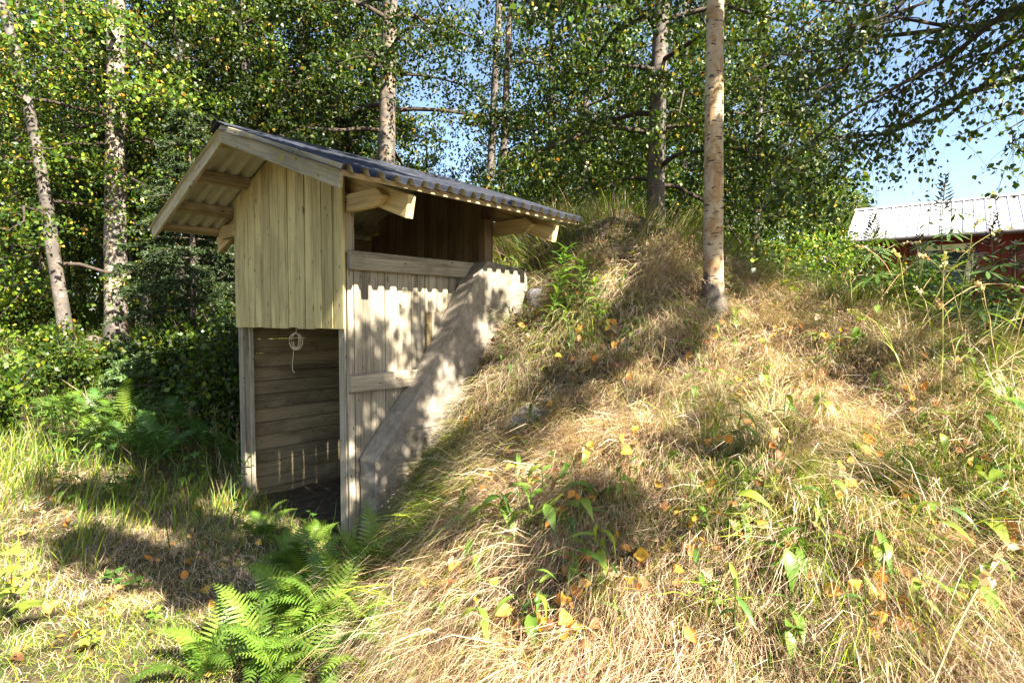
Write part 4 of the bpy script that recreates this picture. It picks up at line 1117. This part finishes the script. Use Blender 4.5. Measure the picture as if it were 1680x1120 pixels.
def leafy(name, label, base, h, leaves, nleaf, size, seed, lean=(0, 0), group=None, cat='plant', scol=(.12, .16, .04), first=.15, pitch=(.0, .8), top=1.0, r=.004):
    rs = np.random.RandomState(seed)
    root = empty(name, tuple(base))
    pts = np.array([(lean[0] * t * t, lean[1] * t * t, h * t - .03 * (t == 0)) for t in np.linspace(0, 1, 6)]) + np.concatenate([np.zeros((1, 3)), rs.randn(5, 3) * .012 * h])
    obj_from('stem', stem_mesh('stem', pts, r, r * .4, scol), root)
    for k in range(nleaf):
        t = first + (top - first) * k / max(1, nleaf - 1)
        p = [np.interp(t, np.linspace(0, 1, 6), pts[:, i]) for i in range(3)]
        o = obj_from('leaf', leaves[rs.randint(len(leaves))], root)
        rot_child(o, p, k * 2.4 + rs.uniform(-.4, .4), rs.uniform(*pitch), size * rs.uniform(.7, 1.2) * (1.1 - .4 * t), rs.uniform(-.4, .4))
    return tag(root, label, cat, group)

# hero herbs on the mound
q = on_ground(905, 565); leafy('leafy_herb', 'tall narrow leaved green herb growing beside the end of the porch roof', q, .74, [LANCE[0], LANCE[1], LANCE[3]], 62, .19, 1, (.12, -.05), first=.38, pitch=(.0, .9), r=.006)
q = on_ground(985, 560); leafy('leafy_herb', 'bushy green herb just right of the tall one near the roof end', q, .46, [LANCE[0], LANCE[1], LANCE[3]], 48, .18, 2, (-.05, 0), first=.25, pitch=(.0, .8))
q = on_ground(955, 545); leafy('leafy_herb', 'small green shoot between the two herbs by the roof end', q, .56, [LANCE[0], LANCE[1]], 40, .16, 22, (.0, 0), first=.35, pitch=(.0, .8))
q = on_ground(722, 690); leafy('leafy_herb', 'green herb with long hanging leaves in front of the concrete wing', q, .70, LANCE[1:3], 26, .25, 3, (-.02, -.05), first=.2, pitch=(-.5, .5))
q = on_ground(862, 545); leafy('leafy_herb', 'small bright herb at the foot of the pale stone block', q, .26, [LANCE[3], LANCE[0]], 22, .13, 4, (.02, 0), first=.3, pitch=(.0, .7))
q = on_ground(820, 610); leafy('leafy_herb', 'low branching green herb on the slope against the concrete wing', q, .3, LANCE[:2], 14, .10, 5, (.02, 0), first=.3)
q = on_ground(1290, 520); leafy('leafy_herb', 'yellow green broad leaved shoot to the right of the mound birch', q, .34, BROAD[1:], 8, .19, 6, (.05, 0), first=.5, pitch=(-.2, .4))
q = on_ground(1200, 545); leafy('leafy_herb', 'broad leaved green shoot at the foot of the mound birch', q, .20, BROAD[:2], 9, .18, 7, (.03, -.05), first=.3, pitch=(-.6, .3))
q = on_ground(905, 775); leafy('leafy_herb', 'single lobed leaf plant beside the blue grey stone', q, .09, PALM[:1], 3, .10, 8, (.0, -.02), first=.6)
q = on_ground(775, 910); leafy('leafy_herb', 'tiny lobed seedling low on the mound slope', q, .06, PALM[:1], 3, .07, 9, first=.6)
rs = np.random.RandomState(55)
for k in range(135):
    for _ in range(20):
        px, py = rs.uniform(700, 1680), rs.uniform(430, 1100)
        q = on_ground(px, py)
        if is_mound(q[0:1], q[1:2])[0] and keep_out(q[0:1], q[1:2], .1)[0]: break
    leafy('drooping_sprout', 'green sprout with drooping lance leaves in the dry mound grass', q, rs.uniform(.12, .30), LANCE + BROAD[:2], rs.randint(3, 8), rs.uniform(.12, .22), 300 + k, (rs.uniform(-.05, .05), -.06), 'green sprouts on the mound', first=.4, pitch=(-.9, .4))
# shade herbs left of the porch
for k in range(56):
    px, py = rs.uniform(100, 410), rs.uniform(560, 850)
    if k > 38: px, py = rs.uniform(0, 130), rs.uniform(600, 800)
    q = on_ground(px, py)
    if not keep_out(q[0:1], q[1:2], .05)[0]: continue
    leafy('leafy_weed', 'leafy green weed in the undergrowth along the left wall of the porch', q, rs.uniform(.25, .6), [LANCE[0], LANCE[2], BROAD[0], PALM[1]], rs.randint(9, 16), rs.uniform(.10, .17), 400 + k, (rs.uniform(-.1, .1), rs.uniform(-.1, 0)), 'weeds left of the porch', first=.3, pitch=(-.3, .6))
for i, (px, py, h, sz, m, lab) in enumerate(((5, 1060, .42, .17, 2, 'sunlit maple seedling with large pale leaves on the dry lawn'), (205, 985, .13, .15, 1, 'dark lobed leaf plant flat on the shaded lawn'), (125, 1085, .12, .11, 2, 'yellow green maple seedling beside the big pale one'),
                                             (330, 800, .20, .10, 0, 'bright lobed leaf seedling by the left post of the porch'), (170, 968, .1, .13, 1, 'dark lobed seedling touching the flat dark plant'), (235, 1030, .08, .08, 0, 'little lobed seedling on the edge of the sunlit lawn'), (385, 870, .22, .11, 1, 'dark leafy seedling before the left porch post'), (500, 885, .2, .10, 1, 'dark leafy seedling on the threshold of the porch'), (20, 720, .5, .13, 2, 'tall sunlit raspberry shoot with pale leaves in the undergrowth'), (120, 790, .45, .12, 0, 'green raspberry shoot where the lawn meets the undergrowth'))):
    q = on_ground(px, py)
    leafy('seedling', lab, q, h, [PALM[m]], 7 if h > .3 else 5, sz, 500 + i, (.03, -.02), first=.45, pitch=(-.3, .4))

# ferns
def frond_mesh(seed, col, arch):
    rs = np.random.RandomState(seed)
    V, F = [], []
    def pos(t): return np.array([t * (1 - .22 * arch * t), 0, .42 * math.sin(t * 2.0) * (1 - .35 * arch) - arch * .38 * t ** 2.5])
    np_ = 21
    for k in range(np_):
        t = .10 + .89 * k / (np_ - 1)
        p = pos(t); tn = pos(min(1, t + .01)) - pos(t - .01); tn /= np.linalg.norm(tn)
        L = .25 * min(1, (t + .05) / .28) * (1.03 - t) ** .75
        for sd in (-1, 1):
            d = np.array([0, sd, 0.]) * .9 + tn * .38 + np.array([0, 0, rs.uniform(-.16, .05)]); d /= np.linalg.norm(d)
            nrm = np.cross(d, tn) * sd; nrm /= np.linalg.norm(nrm)
            w = np.cross(nrm, d); 
            m = max(4, int(18 * L / .25))
            o = len(V)
            for j in range(m + 1):
                u = j / m
                hw = .0205 * min(1.0, L / .10) * (1 - u) ** .6 * (1.0 if j % 2 else .62) + .0008
                c = p + d * L * u - np.array([0, 0, .10 * L * u * u])
                V += [c - w * hw + d * L * .02, c, c + w * hw + d * L * .02]
            for j in range(m):
                a = o + 3 * j
                F += [(a, a + 3, a + 4, a + 1), (a + 1, a + 4, a + 5, a + 2)]
    pts = np.array([pos(t) for t in np.linspace(0, 1, 9)])
    v, f = tube([(pts, np.linspace(.008, .002, 9))], 4)
    o = len(V)
    C = np.concatenate([np.tile(np.array(col), (o, 1)) * rs.uniform(.85, 1.15, (o, 1)), np.tile([[.16, .17, .04]], (len(v), 1))])
    return mesh_np('frond', np.concatenate([np.array(V), v]), np.concatenate([np.array(F), f + o]), C, M['herb'])
FR = [frond_mesh(i, c, a) for i, (c, a) in enumerate((((.095, .18, .022), .55), ((.12, .21, .025), .8), ((.08, .155, .02), 1.05), ((.14, .22, .028), .3)))]
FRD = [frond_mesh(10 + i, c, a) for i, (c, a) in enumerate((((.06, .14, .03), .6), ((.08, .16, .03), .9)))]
def fern(base, n, L, seed, label, fr=FR, az0=0, azr=6.28, pitch=(.35, .9), group=None):
    rs = np.random.RandomState(seed)
    root = empty('fern', tuple(base))
    for k in range(n):
        o = obj_from('frond', fr[rs.randint(len(fr))], root)
        rot_child(o, (rs.uniform(-.02, .02), rs.uniform(-.02, .02), -.02), az0 + azr * (k + rs.uniform(-.25, .25)) / n, rs.uniform(*pitch), L * rs.uniform(.75, 1.15), rs.uniform(-.35, .35))
    return tag(root, label, 'fern', group)
for i, (px, py, n, L, lab) in enumerate(((480, 945, 9, .50, 'fern growing right in front of the porch entrance'), (485, 1030, 9, .48, 'sunlit fern in the middle of the fern patch before the porch'), (420, 1110, 9, .46, 'lowest fern spreading over the edge of the sunlit lawn'),
                                         (545, 1110, 9, .50, 'fern at the very foot of the mound slope'), (590, 975, 7, .50, 'upright fern leaning against the foot of the right porch post'), (520, 1060, 7, .48, 'shaded fern squeezed between its neighbours in the patch'), (600, 1060, 6, .32, 'small fern on the edge of the mound grass'), (450, 1150, 8, .42, 'fern on the lawn edge before the lowest spreading fern'), (330, 1125, 8, .40, 'outermost fern reaching onto the bright dry lawn'), (500, 985, 7, .40, 'bright tipped fern behind the middle of the patch'), (560, 1020, 7, .48, 'fern half hidden under the mound grass'), (610, 1110, 6, .34, 'small fern at the lower end of the mound foot'), (430, 885, 7, .36, 'shaded fern at the foot of the left porch post'), (520, 905, 6, .34, 'dark fern right under the porch opening'))):
    q = on_ground(px, py)
    fern(q, n, L, 70 + i, lab, pitch=(.3, .95) if i != 4 else (.8, 1.3))
rs = np.random.RandomState(64)
for i, (px, py) in enumerate(((40, 640), (95, 690), (140, 640), (60, 590), (200, 700), (-20, 700), (150, 740), (10, 560))):
    fern(on_ground(px, py), 8, rs.uniform(.5, .7), 90 + i, 'sunlit fern in the undergrowth near the crooked birch', group='ferns near the crooked birch')
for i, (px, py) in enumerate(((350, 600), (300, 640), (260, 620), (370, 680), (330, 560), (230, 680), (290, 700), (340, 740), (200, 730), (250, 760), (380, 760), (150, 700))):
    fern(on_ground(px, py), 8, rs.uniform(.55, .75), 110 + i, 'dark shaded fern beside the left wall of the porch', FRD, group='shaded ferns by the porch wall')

# dried herbs with pale seed heads
def dried_herb(base, h, seed, label, group=None, heads=60, col=(.42, .33, .22), lean=(0, 0)):
    rs = np.random.RandomState(seed)
    root = empty('dried_herb', tuple(base))
    main = np.array([(lean[0] * t * t, lean[1] * t * t, h * t - .03 * (t == 0)) for t in np.linspace(0, 1, 6)]) + rs.randn(6, 3) * .006
    paths = [(main, np.linspace(.003, .0015, 6))]
    ends = []
    for k in range(16):
        t = rs.uniform(.5, 1); p = np.array([np.interp(t, np.linspace(0, 1, 6), main[:, i]) for i in range(3)])
        e = p + np.array([rs.randn() * .05, rs.randn() * .05, rs.uniform(.03, .10)])
        paths.append((np.array([p, (p + e) / 2 + rs.randn(3) * .006, e]), np.array([.0015, .0012, .001]))); ends.append(e)
    v, f = tube(paths, 3)
    obj_from('stem', mesh_np('dried_stem', v, f, np.tile([[.24, .20, .09]], (len(v), 1)), M['herb']), root)
    E = np.array(ends)[rs.randint(0, len(ends), heads)] + rs.randn(heads, 3) * .016
    V, F, _ = leaf_cloud(E, rs, .011)
    obj_from('seed_head', mesh_np('seed_head', V, F, np.tile(np.array(col), (len(V), 1)), M['herb']), root)
    return tag(root, label, 'plant', group)
for i, (px, py, h, lab) in enumerate(((385, 800, .62, 'pale seeding herb against the left post of the porch'), (350, 770, .6, 'brown seeding herb in the shade left of the porch post'), (310, 740, .5, 'seeding herb deeper in the shaded undergrowth'), (735, 640, .55, 'dry flower stalk with brown heads before the plank wall'))):
    dried_herb(on_ground(px, py), h, 600 + i, lab)
for i in range(9):
    px, py = ((1500, 640), (1560, 660), (1340, 520), (1450, 560), (980, 470), (1080, 500), (640, 930), (1380, 600), (1590, 640))[i]
    dried_herb(on_ground(px, py), rs.uniform(.18, .4), 620 + i, 'low dry seed stalk with pale heads on the mound', 'dry seed stalks on the mound', 26, (.5, .42, .36), (rs.uniform(-.1, .1), -.05))

# tall bleached grass stalks on the crest, right
rs = np.random.RandomState(88)
def stalk(base, tip, seed, label, group):
    rs = np.random.RandomState(seed)
    base = np.array(base); d = np.array(tip) - base
    t = np.linspace(0, 1, 9)[:, None]
    pts = d * t + np.array([0, 0, 1.]) * np.linalg.norm(d) * .22 * np.sin(t * np.pi) * np.array([[1.]]) + rs.randn(9, 3) * .004
    pts[0] = (0, 0, -.02)
    c = np.array(((.55, .40, .20), (.48, .30, .15), (.38, .36, .10), (.6, .5, .3))[rs.randint(4)])
    root = empty('grass_stalk', tuple(base))
    v, f = tube([(pts, np.linspace(.0036, .0016, 9))], 4)
    obj_from('culm', mesh_np('culm', v, f, np.tile(c[None], (len(v), 1)), M['grass']), root)
    m = 26
    tt = rs.uniform(.80, 1.0, m)
    P = np.stack([np.interp(tt, t[:, 0], pts[:, i]) for i in range(3)], -1) + rs.randn(m, 3) * .006
    V, F, _ = leaf_cloud(P, rs, .020)
    obj_from('seed_spike', mesh_np('seed_spike', V, F, np.tile(c[None] * 1.1, (len(V), 1)), M['grass']), root)
    for k in range(2):
        o = obj_from('blade', LANCE[3], root); rot_child(o, pts[2 + k], rs.uniform(0, 6.28), rs.uniform(.5, 1.1), .2); o.scale = (.24, .07, .2)
    return tag(root, label, 'grass', group)
for k in range(40):
    px = rs.uniform(1340, 1670); py = rs.uniform(540, 690) if px > 1480 else rs.uniform(440, 560)
    b = on_ground(px, py)
    L = rs.uniform(.6, 1.25); a = rs.uniform(-.7, 1.35)
    stalk(b, b + np.array([L * math.sin(a) * .8, rs.uniform(-.25, .1), L * math.cos(a) * .75]), 700 + k, 'bleached grass stalk with seed spike arching over the crest of the mound', 'grass stalks on the crest')
for k in range(14):
    px = rs.uniform(960, 1340); py = rs.uniform(380, 520)
    b = on_ground(px, py)
    stalk(b, b + np.array([rs.uniform(-.15, .15), rs.uniform(-.1, .1), rs.uniform(.3, .55)]), 740 + k, 'thin upright grass stalk on the mound top near the birch', 'grass stalks near the birch')

# lupins gone to seed between the crest and the barn
def lupin(base, h, seed, label, nl=11):
    rs = np.random.RandomState(seed)
    root = empty('lupin', tuple(base))
    pts = np.array([(rs.uniform(-.02, .02) * t, 0, h * t) for t in np.linspace(0, 1, 6)]); pts[0, 2] = -.03
    obj_from('stem', stem_mesh('stem', pts, .006, .003, (.10, .12, .05)), root)
    for k in range(nl):
        o = obj_from('leaf', DIGIT, root)
        az = k * 2.4 + rs.uniform(-.3, .3)
        t = .3 + .45 * k / nl
        rot_child(o, (.09 * math.cos(az), .09 * math.sin(az), h * t + .05), az, rs.uniform(-.5, .3), rs.uniform(.12, .165), rs.uniform(-.4, .4))
        obj_from('leaf_stalk', stem_mesh('leaf_stalk', [(0, 0, h * t), (.09 * math.cos(az), .09 * math.sin(az), h * t + .05)], .0025, .0018, (.10, .13, .05)), root)
    V, F = [], []
    for k in range(30):
        t = .76 + .24 * k / 30; az = k * 2.2
        d = np.array([math.cos(az), math.sin(az), .35]); p = np.array([0, 0, h * t]); L = .075 * (1.25 - (t - .76) / .24 * .8)
        s_ = np.array([-math.sin(az), math.cos(az), 0]) * .011
        o = len(V); m_ = p + d * L * .5 + np.array([0, 0, -.004]); V += [p, m_ + s_, p + d * L + np.array([0, 0, .012]), m_ - s_, m_ + np.array([0, 0, .012])]
        F += [(o, o + 1, o + 4), (o + 1, o + 2, o + 4), (o + 2, o + 3, o + 4), (o + 3, o, o + 4)]
    obj_from('seed_spike', col_mesh('lupin_spike', V, F, (.06, .05, .045), M['herb'], .2), root)
    return tag(root, label, 'plant')
for i, (px, ytop, Y, lab) in enumerate(((1542, 288, 4.3, 'tallest dark lupin spike standing before the white barn roof'), (1428, 352, 4.4, 'lupin with drooping leaves at the left end of the barn roof'), (1625, 350, 4.2, 'lupin spike before the red barn boards'), (1590, 400, 4.0, 'short lupin between the tall spike and the red boards'), (1662, 395, 4.1, 'pale lupin spike before the sunlit end of the barn wall'), (1505, 385, 4.6, 'small lupin beside the cream barn window'))):
    X_ = (px - 840) / 940 * Y; b = (X_, Y, gz(X_, Y)); lupin(b, 1.55 + (522 - ytop) / 940 * Y - b[2], 800 + i, lab)

# fallen leaves
def dead_leaf(col, seed):
    rs = np.random.RandomState(seed)
    V, F = [], []
    prof = (.04, .25, .35, .35, .28, .15, .012)
    cx, cy = rs.uniform(-1.2, 1.4), rs.uniform(.3, 1.6)
    for k, w in enumerate(prof):
        t = k / 6
        for s_ in (-1, 0, 1):
            V.append((t - .5, s_ * w + rs.uniform(-.02, .02), cx * (t - .5) ** 2 + cy * (abs(s_) * w) ** 1.5 + rs.uniform(-.03, .03)))
    for k in range(6):
        a = 3 * k
        F += [(a, a + 3, a + 4, a + 1), (a + 1, a + 4, a + 5, a + 2)]
    F.append((19, 18, 20)) if False else None
    return col_mesh('fallen_leaf', V, F, col, M['litter'], .15, seed)
KINDS = {'orange': (.58, .25, .045), 'yellow': (.68, .42, .05), 'brown': (.30, .14, .055), 'pale': (.62, .45, .26)}
DL = {k: [dead_leaf(c, 7 * i + j) for j in range(3)] for i, (k, c) in enumerate(KINDS.items())}
rs = np.random.RandomState(99)
centres = [(rs.uniform(720, 1680), rs.uniform(520, 1110)) for _ in range(44)]
cnt = 0
for k in range(380):
    lawn = k >= 320
    if lawn: px, py = rs.uniform(0, 420), rs.uniform(800, 1110)
    elif k % 5: c = centres[rs.randint(44)]; px, py = c[0] + rs.randn() * 38, c[1] + rs.randn() * 22
    else: px, py = rs.uniform(650, 1680), rs.uniform(440, 1115)
    q = on_ground(px, py)
    if q[1] > 7 or not keep_out(q[0:1], q[1:2], .03)[0]: continue
    if bool(is_mound(q[0:1], q[1:2])[0]) == lawn: continue
    kind = ('orange', 'yellow', 'brown', 'pale')[rs.choice(4, p=(.46, .16, .26, .12))]
    nn_ = normal(q[0:1], q[1:2], .1)[0]
    o = obj_from('fallen_leaf', DL[kind][rs.randint(3)])
    o.location = Vector(q) + Vector(nn_) * (.022 if lawn else rs.uniform(.07, .125))
    zq = (Vector(nn_) + Vector(rs.randn(3)) * .6).normalized().to_track_quat('Z', 'Y')
    o.rotation_euler = (zq @ Euler((0, 0, rs.uniform(0, 6.28))).to_quaternion()).to_euler()
    s_ = rs.uniform(.042, .074); o.scale = (s_,) * 3
    where = 'on the short lawn before the porch' if lawn else 'on the dry grass of the mound'
    tag(o, '%s fallen leaf lying %s' % ({'orange': 'orange', 'yellow': 'yellow', 'brown': 'dark brown', 'pale': 'pale tan'}[kind], where), 'leaf', '%s leaves %s' % (kind, where))
# small crumbs of leaf litter, too many to count
X, Y = sample(5000, -4.5, 3.4, 1.0, 6.0, rs, lambda a, b: np.where(is_mound(a, b), .8, .35))
P = np.stack([X, Y, height(X, Y)], -1) + normal(X, Y, .1) * rs.uniform(.01, .07, len(X))[:, None]
V, F, C = leaf_cloud(P, rs, .030, 0, None, 'quad', .1, np.array([(.42, .2, .06), (.5, .32, .08), (.22, .11, .05), (.5, .36, .2)]))
tag(obj_from('leaf_litter', mesh_np('leaf_litter', V, F, C, M['litter'])), 'small crumbs of dead leaves scattered through the grass', 'litter', kind='stuff')
